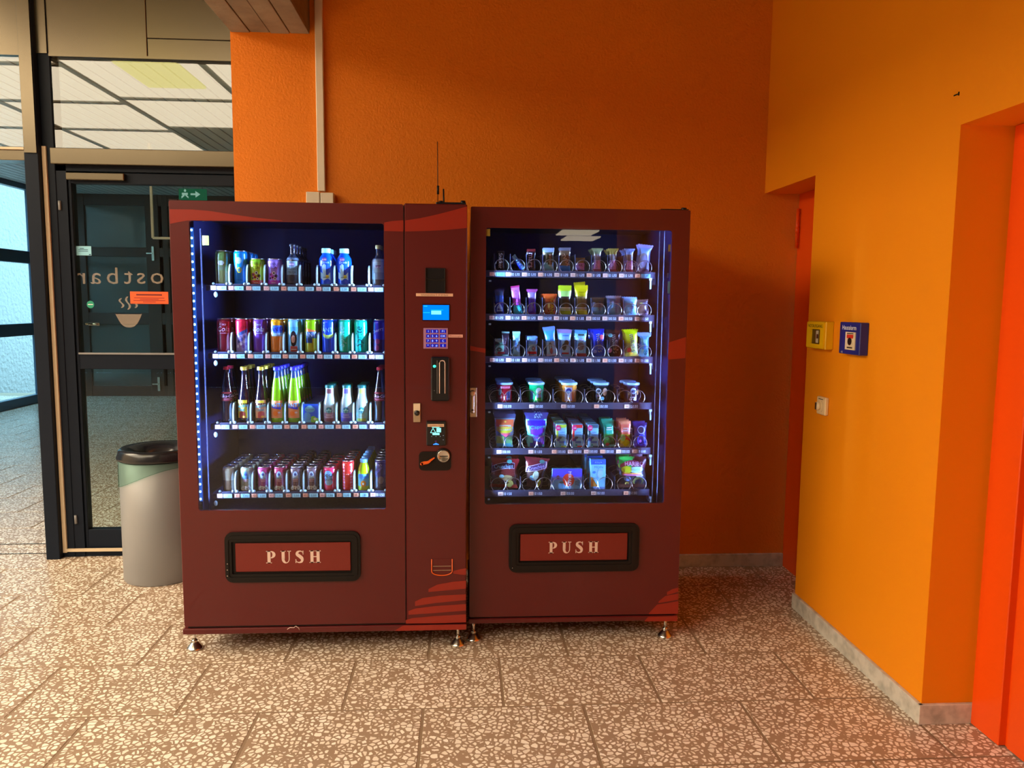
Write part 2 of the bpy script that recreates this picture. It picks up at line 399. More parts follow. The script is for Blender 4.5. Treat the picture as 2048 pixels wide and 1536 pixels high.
# concrete beam over the edge of the wall
YC = -3.0
bw = (-0.655 + 1.06) / 4
beam = struct('beam_1', MB().box(-1.06, -0.655, YC, 1.9, 2.905, 4.06), M['concrete'])
for i in range(4):
    t = MB(); t.box(-1.06 + i * bw + .002, -1.06 + (i + 1) * bw - .002, YC, 1.9, 2.886 + .003 * (i % 2), 2.906, bev=.002); obj('board_mark', t, M['concrete'], beam)
b = MB(); b.box(-0.655, 2.1, YC, 1.9, 3.30, 4.06); struct('ceiling_low', b, M['ceil'])

# hall behind the camera (seen only in reflections, and it lights the room)
b = MB(); b.box(-9, 5.0, -9.5, 2.2, 4.06, 4.12); ch = struct('ceiling_hall', b, M['cream'])
b = MB(); b.box(-9, 5.1, -9.6, -9.5, 0, 4.1); struct('wall_front', b, M['hall_dark'])
b = MB(); b.box(1.5, 2.85, -9.5, -9.3, 0, 4.06); struct('reflection_block_1', b, M['cream'])  # pale block added to reflect in the machine glass like a lit doorway
b = MB(); b.box(-9.1, -9, -9.5, 2.14, 0, 4.1); struct('wall_left', b, M['cream'])
b = MB(); b.box(5.0, 5.1, -9.5, -4.2, 0, 4.1); b.box(2.06, 5.1, -4.2, -4.1, 0, 4.1); struct('wall_hall_right', b, M['cream'])
CELLS = [(-8.9 + 1.6 * i, 1.2 - 1.6 * j) for i in range(3) for j in range(6)] + [(x, -1.75 - 1.6 * (j + 1)) for x in (-4.1, -2.6) for j in range(2)]
for n_, (x0, y0) in enumerate(CELLS):
    w_ = 1.49 if x0 in (-2.6, -4.1) else 1.585
    f = MB(); f.ring(rr(x0, x0 + w_, y0, y0 + 1.56, .01), rr(x0 + .03, x0 + w_ - .03, y0 + .03, y0 + 1.53, .008), 3.97, 4.06)
    f.v = [(x, z, y) for x, y, z in f.v]; fr = obj('light_frame', f, M['cream'], ch)
    d = MB(); d.box(x0 + .03, x0 + w_ - .03, y0 + .03, y0 + 1.53, 3.985, 4.0); obj('diffuser', d, M['panel_added'] if n_ < 18 and n_ % 6 < 2 else M['panel'], fr)  # nearest rows: extra bright panels added to light the right wall and floor
f = MB(); f.box(-3.50, -2.85, -2.75, -1.80, 3.955, 3.984); obj('diffuser', f, M['panel_y'], ch)
for k, (x0, y0) in enumerate(((1.55, -7.6), (1.75, -8.6))):
    f = MB(); f.box(x0, x0 + .55, y0, y0 + .8, 2.55, 2.60); fr = obj('light_frame', f, M['cream'], ch); f = MB(); f.box(x0 + .01, x0 + .54, y0 + .01, y0 + .79, 2.535, 2.55); obj('diffuser', f, M['panel'], fr)
    f = MB(); f.tube([(x0 + .27, y0 + .4, 2.6), (x0 + .27, y0 + .4, 4.06)], .01, 6); obj('rod', f, M['frame'], fr)

# glazed screen with the door, plane Y = 2.2
YG = 2.2
b = MB(); b.box(-2.262, -2.186, 2.155, 2.30, 0, 4.06, bev=.003); b.box(-2.186, -2.122, 2.20, 2.30, 0, 4.06, bev=.003)
struct('trim_1', b, M['frame'])                     # dark post
b = MB(); b.box(-2.255, -2.19, 2.146, 2.156, 2.30, 4.06); b.box(-2.188, -2.13, 2.19, 2.2, 2.84, 4.06); struct('trim_2', b, M['bronze'])
b = MB(); b.box(-2.122, -1.075, 2.15, 2.28, 2.245, 2.331, bev=.003); b.box(-6.0, -2.262, 2.17, 2.28, 2.262, 2.335, bev=.003)
b.box(-2.122, -1.075, 2.19, 2.27, 2.826, 2.84); b.box(-6, -2.262, 2.19, 2.27, 2.826, 2.84); struct('trim_3', b, M['bronze'])
b = MB(); b.box(-6.0, -2.262, 2.155, 2.17, 2.318, 2.33); b.box(-2.183, -2.162, 2.187, 2.2, 0.03, 2.344); b.box(-2.162, -1.075, 2.187, 2.2, 0.035, 0.052)
struct('trim_4', b, M['seal'])
b = MB(); b.box(-2.12, -1.075, 2.21, 2.22, 2.331, 2.826); struct('window_1', b, M['glass_transom'])
b = MB(); b.box(-6.0, -2.262, 2.21, 2.22, 2.335, 2.826); struct('window_2', b, M['glass_transom'])
b = MB(); b.box(-2.13, -1.60, 2.20, 2.23, 2.84, 4.06, bev=.002); b.box(-1.597, -1.075, 2.20, 2.23, 2.94, 4.06, bev=.002); b.box(-1.597, -1.075, 2.202, 2.23, 2.84, 2.937, bev=.002)
b.box(-6.0, -2.262, 2.20, 2.23, 2.84, 4.06, bev=.002); struct('wall_upper', b, M['bronze'])
# door
dg = thing('glass_door', 'dark framed glass door with mirrored lettering and an orange notice', 'door', (-1.6, 2.23, 0)); dg['kind'] = 'structure'; dg.name = 'door_3'
DL, DR = -2.122, -1.08
f = MB(); f.box(DL, DL + .055, 2.205, 2.29, .0, 2.245); f.box(DL, DR, 2.21, 2.29, 0.0, 0.036); f.box(DL, DR, 2.205, 2.29, 2.215, 2.245); obj('frame', f, M['frame'], dg)
f = MB()
f.box(DL + .058, -2.048, 2.215, 2.275, .05, 2.21, bev=.002); f.box(-1.155, DR, 2.215, 2.275, .05, 2.21, bev=.002)
f.box(-2.048, -1.155, 2.215, 2.275, 2.15, 2.21, bev=.002); f.box(-2.048, -1.155, 2.215, 2.275, 1.105, 1.192, bev=.002); f.box(-2.048, -1.155, 2.215, 2.275, .05, .158, bev=.002)
obj('leaf', f, M['frame'], dg)
f = MB(); f.box(-2.05, -1.15, 2.208, 2.216, 1.190, 1.200); obj('push_bar', f, M['steel_grey'], dg)
f = MB(); f.box(-2.048, -1.155, 2.24, 2.246, 1.192, 2.15); obj('pane', f, M['glass_door'], dg)
f = MB(); f.box(-2.048, -1.155, 2.24, 2.246, .158, 1.105); obj('pane', f, M['glass_door'], dg)
f = MB(); f.box(-2.06, -1.745, 2.18, 2.215, 2.165, 2.205, bev=.004); o = obj('closer', f, M['bronze'], dg); o['label'] = 'bronze door closer box'
for z in (2.03, 0.23):
    f = MB(); f.tube([(-2.108, 2.2, z - .03), (-2.108, 2.2, z + .02)], .008, 8); obj('hinge', f, M['steel_grey'], dg)
f = MB(); f.tube([(-2.03, 2.30, 1.362), (-1.97, 2.305, 1.36)], .009, 8); f.tube([(-2.035, 2.27, 1.362), (-2.03, 2.305, 1.362)], .007, 6); o = obj('handle', f, M['chrome'], dg); o['label'] = 'bright steel lever handle'
f = MB(); W = plane_xz(2.2395)
q = lambda x, y: PX(x, y, 2.2395)
f.text(W, 'k', q(360, 552).x, q(360, 551).z, .135, BLK, mirror=True, sx=1.05)
for ch, x in (('o', 315), ('s', 283), ('t', 257), ('b', 226), ('a', 192), ('r', 163)):
    f.text(W, ch, q(x, 551).x, q(x, 551).z, .135, BLK, mirror=True, sx=1.12)
lo_, hi_ = q(258, 655).z, q(258, 627).z
cx_ = q(258, 640).x; hw = (q(285, 640).x - q(232, 640).x) / 2
f.strip(W, cx_ - hw, cx_ + hw, lambda u: hi_ - (hi_ - lo_) * (1 - abs((u - cx_) / hw) ** 2.6), lambda u: hi_ - .004, BLK, 16)
for sx_, h_ in ((243, .055), (256, .075), (270, .055)):
    pc = q(sx_, 606); n_ = 10
    for k in range(n_):
        z0 = pc.z - h_ / 2 + h_ * k / n_; z1 = z0 + h_ / n_; a = .010 * sin(2 * pi * k / n_); b2 = .010 * sin(2 * pi * (k + 1) / n_)
        f.face([(pc.x + a - .006, 2.239, z0), (pc.x + a + .006, 2.239, z0), (pc.x + b2 + .006, 2.239, z1), (pc.x + b2 - .006, 2.239, z1)])
o = obj('lettering', f, M['decal'], dg); o['label'] = 'mirrored frosted lettering above a steaming cup'
def sticker(px, col, lines, lc, name, lab):
    a, c = PX(px[0], px[1], 2.238), PX(px[2], px[3], 2.238)
    f = MB(); f.box(a.x, c.x, 2.2375, 2.2395, c.z, a.z, c=col)
    W = plane_xz(2.2375)
    for (u0, u1, v, h) in lines:
        f.strip(W, a.x + (c.x - a.x) * u0, a.x + (c.x - a.x) * u1, a.z + (c.z - a.z) * (v + h / 2), a.z + (c.z - a.z) * (v - h / 2), lc, 6, .0006)
    o = obj(name, f, M['paper'], dg); o['label'] = lab
sticker((260, 583, 337, 608), rgb(255, 92, 30), [(.16, .84, .26, .13), (.1, .9, .52, .05), (.25, .75, .63, .05), (.08, .92, .74, .05), (.33, .67, .85, .05)], rgb(110, 20, 10), 'notice', 'orange paper notice with dark print')
sticker((150, 492, 183, 511), rgb(150, 215, 240), [(.3, .55, .25, .08), (.2, .8, .38, .06), (.2, .8, .55, .06), (.85, .97, .9, .12)], rgb(40, 90, 130), 'notice', 'small pale blue notice')
f = MB(); pc = PX(181, 609, 2.238); f.oval(plane_xz(2.238), pc.x, pc.z, .021, .021, rgb(20, 150, 120), 14); f.strip(plane_xz(2.238), pc.x - .014, pc.x + .014, pc.z - .002, pc.z + .002, WHITE, 2, .0012); o = obj('sticker', f, M['paper'], dg); o['label'] = 'round green sticker'

# vestibule beyond the screen
b = MB(); b.box(-6.3, -1.0, 2.24, 10.4, 3.20, 3.30); ceil2 = struct('ceiling_vestibule', b, M['void'])
x = -5.98
while x < -1.1:
    t = MB(); t.box(x, x + .098, 2.26, 10.0, 3.10, 3.118); obj('ceiling_slat', t, M['slat'], ceil2); x += .1135
b = MB(); b.box(-1.075, -1.0, 2.14, 10.4, 0, 4.06); struct('wall_vestibule_right', b, M['cream'])
b = MB(); b.box(-9, -6.1, 2.14, 2.3, 0, 4.06); struct('wall_outer', b, M['cream'])
# window wall X = -6
wn = MB(); ys = [2.3, 4.65, 7.0, 9.3]
for z0, z1 in ((0, .125), (.985, 1.155), (2.0, 2.17), (3.03, 3.2)): wn.box(-6.09, -6.0, 2.3, 10.0, z0, z1, bev=.004)
for y in ys: wn.box(-6.09, -5.99, y - .03, y + .09, 0, 3.2, bev=.004)
wn.box(-6.09, -6.0, 9.9, 10.0, 0, 3.2)
win = struct('window_3', wn, M['frame_blue'])
for i in range(4):
    y0, y1 = ys[i] + .09, (ys + [9.93])[i + 1] - .03
    for z0, z1 in ((.125, .985), (1.155, 2.0), (2.17, 3.03)):
        t = MB(); t.box(-6.05, -6.044, y0, y1, z0, z1); obj('pane', t, M['glass'], win)
b = MB(); b.box(-8.4, -8.2, 2.3, 22, -0.3, 5.0); struct('wall_exterior', b, M['stucco'])
b = MB(); b.box(-8.2, -6.1, 2.3, 22, -0.35, -0.3); struct('ground_exterior', b, M['stucco'])
# far wall with brown glazed doors, Y = 10
b = MB(); b.box(-6.3, -1.0, 10.12, 10.4, 0, 3.3); struct('wall_far', b, M['brown_frame'])
fw = MB()
for z0, z1 in ((0, .16), (1.12, 1.3), (2.16, 2.30), (2.93, 3.10)): fw.box(-6.0, -1.0, 10.0, 10.06, z0, z1, bev=.004)
for x0, x1 in ((-6.0, -5.62), (-4.72, -4.52), (-4.47, -4.38), (-3.5, -3.3), (-2.4, -2.2), (-1.2, -1.0)): fw.box(x0, x1, 9.995, 10.065, 0, 3.10, bev=.004)
fwo = struct('window_4', fw, M['brown_frame'])
M['far_pane'] = pmat('dim_far_glass', (0.085, 0.10, 0.095), 0.12, spec=.8)
for x0, x1 in ((-5.62, -4.72), (-4.38, -3.5), (-3.3, -2.4), (-2.2, -1.2)):
    for z0, z1 in ((.16, 1.12), (1.3, 2.16), (2.30, 2.93)):
        t = MB(); t.box(x0, x1, 10.03, 10.036, z0, z1); obj('pane', t, M['far_pane'], fwo)
for p in ((306, 507), (318, 768)):
    pc = PX(p[0], p[1], 9.97); f = MB(); f.box(pc.x - .02, pc.x + .02, 9.96, 9.995, pc.z - .11, pc.z + .11, bev=.004); f.box(pc.x - .09, pc.x, 9.94, 9.96, pc.z - .01, pc.z + .01); obj('handle', f, M['chrome'], fwo)
# exit sign and the pale hanging frame under the slats
a, c = PX(357, 377, 6.3), PX(412, 400, 6.3)
es = thing('exit_sign', 'green emergency exit sign hanging under the slatted ceiling behind the door', 'exit sign', ((a.x + c.x) / 2, 6.3, c.z))
M['sign_green'] = emit_print('backlit_sign', 0.55)
f = MB(); f.box(a.x, c.x, 6.30, 6.34, c.z, a.z, c=rgb(45, 110, 75)); f.box(a.x, c.x - .05, 6.299, 6.30, c.z, a.z, c=rgb(45, 110, 75))
W = plane_xz(6.298); u = lambda t: a.x + (c.x - a.x) * t; v = lambda t: c.z + (a.z - c.z) * t; G = rgb(200, 230, 205)
f.strip(W, u(.44), u(.66), v(.42), v(.58), G, 2, .001); f.face([(u(.62), 6.297, v(.2)), (u(.80), 6.297, v(.5)), (u(.62), 6.297, v(.8))], G)
f.oval(W, u(.24), v(.82), .012, .014, G); f.strip(W, u(.12), u(.34), lambda x_: v(.42), lambda x_: v(.62), G, 4, .001)
f.strip(W, u(.10), u(.22), lambda x_: v(.1 + 2 * (x_ - u(.10)) / (c.x - a.x)), lambda x_: v(.3 + 2 * (x_ - u(.10)) / (c.x - a.x)), G, 3, .001)
f.strip(W, u(.25), u(.36), lambda x_: v(.34 - 2 * (x_ - u(.25)) / (c.x - a.x)), lambda x_: v(.5 - 2 * (x_ - u(.25)) / (c.x - a.x)), G, 3, .001)
obj('panel', f, M['sign_green'], es)
f = MB()
for t in (.15, .85): f.tube([(u(t), 6.32, a.z), (u(t), 6.32, 3.11)], .004, 6)
obj('rod', f, M['steel_grey'], es)
a, c = PX(300, 388, 6.0), PX(306, 476, 6.0)
hs = thing('hanging_rail', 'thin pale L shaped metal rail hanging from the slatted ceiling behind the door', 'rail', (c.x, 6.0, c.z))
f = MB(); f.box(c.x - .012, c.x + .012, 5.99, 6.01, c.z, 3.105); obj('upright', f, M['white'], hs)
f = MB(); f.box(c.x, c.x + .9, 5.99, 6.01, c.z - .012, c.z + .012); obj('crossbar', f, M['white'], hs)
# ================================================================== THINGS ON THE WALLS
b = MB(); b.box(-0.625, -0.585, 1.872, 1.9, 2.085, 3.30, bev=.003); cdt = obj('cable_trunking', b, M['white'])
tag(cdt, 'cream vertical cable trunking on the orange wall above the left machine', 'cable trunking')
a, c = PX(613, 386, 1.86), PX(668, 405, 1.86); mid = PX(641, 395, 1.86).x
b = MB(); b.box(a.x, mid - .002, 1.845, 1.9, 1.985, a.z + .005, bev=.003); o = obj('junction_box', b, M['white'])
tag(o, 'left cream junction box at the foot of the cable trunking', 'junction box', 'junction boxes under the trunking')
b = MB(); b.box(mid + .002, c.x, 1.845, 1.9, 1.985, a.z + .002, bev=.003); o = obj('junction_box', b, M['white'])
tag(o, 'right cream junction box at the foot of the cable trunking', 'junction box', 'junction boxes under the trunking')

def wall_x(X): return lambda u, v, off: (X - off, u, v)     # u runs along Y on the right wall
# yellow key box
t = thing('key_box', 'yellow emergency key box with a small window on the right orange wall', 'key box', (1.79, 1.11, 1.31))
b = MB(); b.box(1.768, XR, 1.022, 1.200, 1.308, 1.434, c=rgb(225, 175, 5), bev=.003); obj('body', b, M['plastic'], t)
b = MB(); b.ring(rr(1.026, 1.196, 1.312, 1.430, .004), rr(1.062, 1.150, 1.330, 1.398, .003), -1.768, -1.760, c=rgb(238, 190, 10)); b.v = [(-y, x, z) for x, y, z in b.v]; obj('door', b, M['plastic'], t)
b = MB(); b.box(1.765, 1.7665, 1.062, 1.150, 1.330, 1.398, c=rgb(95, 75, 25)); b.box(1.762, 1.765, 1.085, 1.105, 1.336, 1.392, c=rgb(200, 190, 165)); b.box(1.761, 1.763, 1.084, 1.098, 1.356, 1.376, c=rgb(90, 45, 20)); o = obj('window', b, M['plastic'], t)
b = MB(); Wx = lambda u, v, off: (1.760 - off, -u, v)
b.text(Wx, 'NOTAUSGANG', -1.110, 1.413, .021, rgb(40, 35, 10), sx=.98); obj('lettering', b, M['paper'], t)
# blue alarm box
t = thing('alarm_box', 'dark blue house alarm box with a white framed push button', 'alarm box', (1.79, .81, 1.30))
b = MB(); b.box(1.768, XR, 0.722, 0.895, 1.302, 1.437, c=rgb(28, 38, 125), bev=.003); obj('body', b, M['plastic'], t)
b = MB(); b.box(1.764, 1.768, 0.755, 0.835, 1.322, 1.396, c=rgb(225, 205, 170)); W2 = lambda u, v, off: (1.764 - off, -u, v)
b.strip(W2, -.822, -.768, 1.370, 1.386, rgb(205, 50, 30), 3); b.oval(W2, -.795, 1.357, .017, .016, rgb(30, 20, 20), 12, .002)
b.strip(W2, -.822, -.768, 1.388, 1.392, rgb(60, 50, 40), 3); b.strip(W2, -.818, -.772, 1.328, 1.334, rgb(60, 50, 40), 3); obj('push_button', b, M['plastic'], t)
b = MB(); b.text(lambda u, v, off: (1.7675 - off, -u, v), 'Hausalarm', -.812, 1.415, .028, WHITE); b.text(lambda u, v, off: (1.7675 - off, -u, v), '112', -.865, 1.310, .010, WHITE); obj('lettering', b, M['paper'], t)
# thermostat
t = thing('thermostat', 'small cream room thermostat below the yellow box on the right wall', 'thermostat', (1.8, 1.08, 1.01))
b = MB(); b.box(1.788, XR, 1.033, 1.118, 1.006, 1.088, c=rgb(232, 205, 160), bev=.004); obj('body', b, M['plastic'], t)
b = MB(); b.lathe([(.0, 0), (.017, 0), (.019, .004), (.019, .012), (.0, .014)], 16, (0, 0, 0), rgb(235, 215, 180)); b.v = [(1.788 - z, 1.092 + x, 1.045 + y) for x, y, z in b.v]
b.box(1.770, 1.774, 1.089, 1.097, 1.028, 1.060, c=rgb(60, 35, 20)); obj('dial', b, M['plastic'], t)
b = MB(); Wt = lambda u, v, off: (1.788 - off, -u, v); b.strip(Wt, -1.100, -1.055, 1.076, 1.080, rgb(80, 70, 55), 2)
for k in range(9): a_ = radians(-80 + 20 * k); b.oval(Wt, -1.070 + .016 * cos(a_), 1.045 + .024 * sin(a_), .0016, .0016, rgb(90, 80, 60), 4)
obj('scale', b, M['paper'], t)
b = MB(); p = PX(1912, 190, .25); b.box(XR - .002, XR, .235, .262, 2.216, 2.220); b.box(XR - .003, XR, .233, .237, 2.212, 2.224); o = obj('wire_stub', b, M['black'])
tag(o, 'tiny dark wire stub sticking out high on the right orange wall', 'wire')

# ================================================================== WASTE BIN
BX, BY, BR = -1.500, 1.885, .196
t = thing('waste_bin', 'round grey steel waste bin with a black funnel lid and green liner showing', 'waste bin', (BX, BY, 0))
b = MB(); b.lathe([(BR - .004, 0), (BR, .006), (BR, .652), (BR - .006, .655), (BR - .010, .652), (BR - .010, .01), (0, .01)], 48, (BX, BY, 0)); obj('body', b, M['steel_grey'], t)
b = MB(); n = 48; vs = []
for k in range(n + 1):
    a_ = 2 * pi * k / n; x, y = sin(a_), -cos(a_)
    dz = .085 - .020 * sin(a_ * 2 + .6) - .045 * sin(a_)
    vs += [(BX + (BR + .003) * x, BY + (BR + .003) * y, .662), (BX + (BR + .005 + .002 * sin(9 * a_)) * x, BY + (BR + .005) * y, .662 - dz)]
b.faces(vs, [(2 * k, 2 * k + 2, 2 * k + 3, 2 * k + 1) for k in range(n)], smooth=True)
vs2 = [(v[0] * .0 + BX + (v[0] - BX) * 1.002, BY + (v[1] - BY) * 1.002, v[2]) for v in vs[1::2]]
b.tube(vs2, .0012, 4); o = obj('bin_liner', b, M['bag'], t); o['label'] = 'translucent green bin liner folded over the rim'
b = MB(); L_ = .022
b.lathe([(BR + .004, .655), (BR + .012, .664), (BR + .012, .672), (BR + .004, .692), (BR + .002, .705), (BR - .010, .716), (BR - .045, .712), (BR - .085, .69), (.075, .655), (.072, .62)], 48, (BX, BY, 0))
obj('lid', b, M['black_gloss'], t)

# ================================================================== THE VENDING MACHINES
WROOT = [None]
def wave(mb, Y, up, lo, n=None):          # printed band between two polylines of photo pixels
    up = [PX(x, y, Y) for x, y in up]; lo = [PX(x, y, Y) for x, y in lo]
    def f(pts):
        def g(u):
            for p_, q_ in zip(pts, pts[1:]):
                if u <= q_.x: t_ = max(0, min(1, (u - p_.x) / (q_.x - p_.x))); return p_.z + (q_.z - p_.z) * t_
            return pts[-1].z
        return g
    mb = MB(); mb.strip(plane_xz(Y), up[0].x, up[-1].x, f(lo), f(up), (0, 0, 0), 40, .0006)
    o = obj('wave_print', mb, M['red'], WROOT[0]); o['label'] = 'bright red printed wave'
def foot(root, x, y, z1):
    b = MB(); b.lathe([(.034, 0), (.035, .004), (.030, .010), (.016, .028), (.010, .032)], 12, (x, y, 0)); b.lathe([(.013, .030), (.013, .042), (.0, .042)], 6, (x, y, 0)); b.lathe([(.0065, .03), (.0065, z1)], 10, (x, y, 0))
    obj('foot', b, M['chrome'], root)
DIG = {}
def digits(s):
    if s not in DIG:
        b = MB()
        seg = {'0': 'abcdef', '1': 'bc', '2': 'abged', '3': 'abgcd', '4': 'fgbc', '5': 'afgcd', '6': 'afgedc', '7': 'abc', '8': 'abcdefg', '9': 'abcdfg'}
        x = 0; H, Wd, T = .0115, .0058, .0017
        for ch in s:
            if ch == '.': b.box(x - .0008, x + .0008, -.0006, 0, 0, .0016, c=rgb(200, 220, 255)); x += .0022; continue
            for g in seg[ch]:
                z = {'a': H - T, 'g': H / 2 - T / 2, 'd': 0}.get(g)
                if z is not None: b.box(x, x + Wd, -.0006, 0, z, z + T, c=rgb(205, 222, 255))
                else:
                    xx = x if g in 'ef' else x + Wd - T; zz = 0 if g in 'ec' else H / 2
                    b.box(xx, xx + T, -.0006, 0, zz, zz + H / 2, c=rgb(205, 222, 255))
            x += Wd + .0022
        DIG[s] = b.mesh('price_digits', M['paper'])
    return DIG[s]
NUM = {}
def numtag(s, col):
    k = (s, col)
    if k not in NUM:
        b = MB(); b.box(-.0105, .0105, -.0016, 0, 0, .0165, c=col, bev=.0004)
        b.text(lambda u, v, off: (u, -.0016 - off, v), s, 0, .0082, .0125, rgb(150, 60, 40), off=.0004); b.box(.0135, .0152, -.0014, 0, .001, .0155, c=rgb(225, 215, 200)); NUM[k] = b.mesh('number_tag', M['paper'])
    return NUM[k]
PRL = {}
def pricelabel(w, s, col, tilt=0):
    k = (w, s, col)
    if k not in PRL:
        b = MB(); b.box(0, w, -.0022, 0, 0, .0165, c=col, bev=.0005)
        b.text(lambda u, v, off: (u, -.0022 - off, v), s, w / 2, .0082, .0120, rgb(25, 75, 110), off=.0004, sx=1.1); PRL[k] = b.mesh('price_label', M['paper'])
    return PRL[k]
LEDM = MB().box(-.0042, .0042, -.0022, 0, -.0048, .0048, bev=.0020).mesh('led', M['led'])

# ---------------------------------------------------------------- left machine (drinks)
Y1 = .88
m1 = thing('vending_machine', 'left maroon drinks vending machine with cans and bottles behind glass', 'vending machine', (-.435, 1.28, 0), 'maroon vending machines')
b = MB()
for bx in ((-1.028, -1.004, .94, 1.68, .125, 1.895), (-.100, .158, .94, 1.68, .125, 1.895), (-1.004, -.100, 1.66, 1.68, .125, 1.895), (-1.004, -.100, .94, 1.66, 1.872, 1.895), (-1.004, -.100, .94, 1.66, .125, .15)): b.box(*bx)
obj('cabinet', b, M['maroon'], m1)
b = MB()
for bx in ((-1.004, -.998, .94, 1.655, .56, 1.872), (-.134, -.1, .94, 1.655, .56, 1.872), (-1.0, -.13, 1.62, 1.66, .56, 1.872), (-1.0, -.13, .94, 1.66, 1.862, 1.872), (-1.0, -.13, .95, 1.66, .55, .565)): b.box(*bx)
b.box(-.990, -.960, .945, .955, .60, 1.84); obj('lining', b, M['liner'], m1)
b = MB(); b.ring(rr(-1.031, -.1005, .127, 1.901, .006), rr(-.956, -.180, .630, 1.822, .010), Y1, .896); b.ring(rr(-1.030, -.1005, .128, 1.900, .006), rr(-.998, -.125, .55, 1.875, .006), .896, .939); obj('door', b, M['maroon'], m1)
b = MB(); b.box(-1.0335, -1.028, Y1 + .003, 1.0, .128, 1.898, bev=.002); o = obj('door_edge', b, M['maroon_edge'], m1)
b = MB(); b.box(-.956, -.180, Y1 + .004, Y1 + .009, .630, 1.822); obj('window_pane', b, M['glass_machine'], m1)
b = MB(); b.box(-.0965, .1605, Y1, .935, .121, 1.905, bev=.004); obj('payment_door', b, M['maroon'], m1)
b = MB(); b.box(-.0990, -.0975, Y1 + .002, .93, .13, 1.90); obj('door_gap', b, M['slot'], m1)
b = MB(); b.box(-1.039, .1625, Y1 - .003, 1.68, .092, .117, bev=.003); obj('plinth', b, M['maroon'], m1)
b = MB(); b.box(-1.02, .15, Y1 + .012, 1.66, .117, .128); obj('plinth_gap', b, M['slot'], m1)
for x, y in ((-1.014, .945), (.125, .935), (-.995, 1.6), (.12, 1.6)): foot(m1, x, y, .095)
b = MB(); p, q_ = PX(872, 406, .90), PX(932, 404, .90)
b.box(p.x, q_.x, .885, .935, 1.903, 1.913, bev=.002); b.tube([(q_.x - .012, .905, 1.903), (q_.x - .012, .905, 1.922)], .010, 10); b.tube([(p.x + .02, .905, 1.903), (p.x + .02, .905, 1.920)], .009, 8); obj('hinge', b, M['black_gloss'], m1)
b = MB(); b.box(-1.036, -1.0, .89, .93, 1.900, 1.908, bev=.002); b.box(-1.0, -.93, .90, .925, 1.900, 1.904); obj('hinge', b, M['black'], m1)
for i, (px, py0, py1, r_) in enumerate(((887, 378, 408, .0035), (875, 283, 408, .0016))):
    p0, p1 = PX(px + 1, py1, 1.05), PX(px, py0, 1.05)
    b = MB(); b.tube([(p0.x, 1.05, 1.895), (p1.x, 1.05, p1.z)], r_, 8)
    if i == 1: q0 = PX(876, 380, 1.05); b.tube([(p0.x, 1.05, q0.z - .018), (p0.x, 1.05, q0.z + .018)], .005, 8)
    b.tube([(p0.x, 1.05, 1.895), (p0.x, 1.05, 1.915)], .008, 10)
    o = obj('aerial', b, M['black'], m1)
# printed waves and stripes
WROOT[0] = m1; b = None
wave(b, Y1, [(339, 418.5), (385, 419), (420, 422), (452, 427), (508, 435), (565, 441)], [(339, 448), (358, 444), (376, 440.8), (470, 441.2), (565, 442)])
wave(b, Y1, [(768.5, 445), (785, 442), (807, 440.5)], [(768.5, 462), (785, 462.5), (807, 463)])
wave(b, Y1, [(810, 441), (840, 436.5), (874, 429), (905, 421), (934, 413)], [(810, 463), (853, 462), (891, 460), (934, 456)])
for up, lo in (([(906, 1142), (920, 1138.5), (932, 1136.5)], [(906, 1147), (920, 1149), (932, 1150)]),
               ([(857, 1178), (875, 1169), (905, 1163.5), (932, 1161)], [(857, 1184), (890, 1181), (932, 1177)]),
               ([(830, 1203), (845, 1196), (880, 1191), (932, 1188.5)], [(830, 1212), (870, 1206), (932, 1200)]),
               ([(817, 1222), (830, 1217), (870, 1212), (932, 1208)], [(817, 1229.5), (870, 1226), (932, 1221)]),
               ([(811.5, 1240), (825, 1236), (870, 1232), (932, 1228.5)], [(811.5, 1247), (870, 1246.5), (932, 1244.5)])): wave(b, Y1, up, lo)
wave(b, Y1 - .0034, [(790, 1261), (806, 1251), (860, 1250), (932, 1249)], [(790, 1262), (830, 1261), (880, 1260), (932, 1259)])
b = MB(); sc_ = random.Random(3); W = plane_xz(Y1 - .0034)
p = PX(590, 1256, Y1); pts = [(-.032, -.004), (-.02, .004), (-.004, .003), (.004, .010), (.016, .002), (.020, -.008)]
b.tube([(p.x + x, Y1 - .0036, p.z + z) for x, z in pts], .0016, 4); o = obj('scratch', b, M['letter'], m1); o['label'] = 'pale scratch on the plinth'

# delivery flap with PUSH lettering
def ribbon(pts):      # list of (x, y, width)
    F = []
    for i, (x, y, w_) in enumerate(pts):
        a_ = pts[max(i - 1, 0)]; c_ = pts[min(i + 1, len(pts) - 1)]; dx, dy = c_[0] - a_[0], c_[1] - a_[1]; l = max(1e-6, sqrt(dx * dx + dy * dy)); nx, ny = -dy / l, dx / l
        F.append(((x + nx * w_ / 2, y + ny * w_ / 2), (x - nx * w_ / 2, y - ny * w_ / 2)))
    return [(F[i][0], F[i + 1][0], F[i + 1][1], F[i][1]) for i in range(len(F) - 1)]
def R4(x0, x1, y0, y1): return [((x0, y0), (x1, y0), (x1, y1), (x0, y1))]
def smooth(pts, n=6):
    out = []
    for i in range(len(pts) - 1):
        P0, P1, P2, P3 = pts[max(i - 1, 0)], pts[i], pts[i + 1], pts[min(i + 2, len(pts) - 1)]
        for k in range(n):
            t_ = k / n; out.append(tuple(.5 * (2 * p1 + (p2 - p0) * t_ + (2 * p0 - 5 * p1 + 4 * p2 - p3) * t_ * t_ + (3 * p1 - p0 - 3 * p2 + p3) * t_ ** 3) for p0, p1, p2, p3 in zip(P0, P1, P2, P3)))
    return out + [pts[-1]]
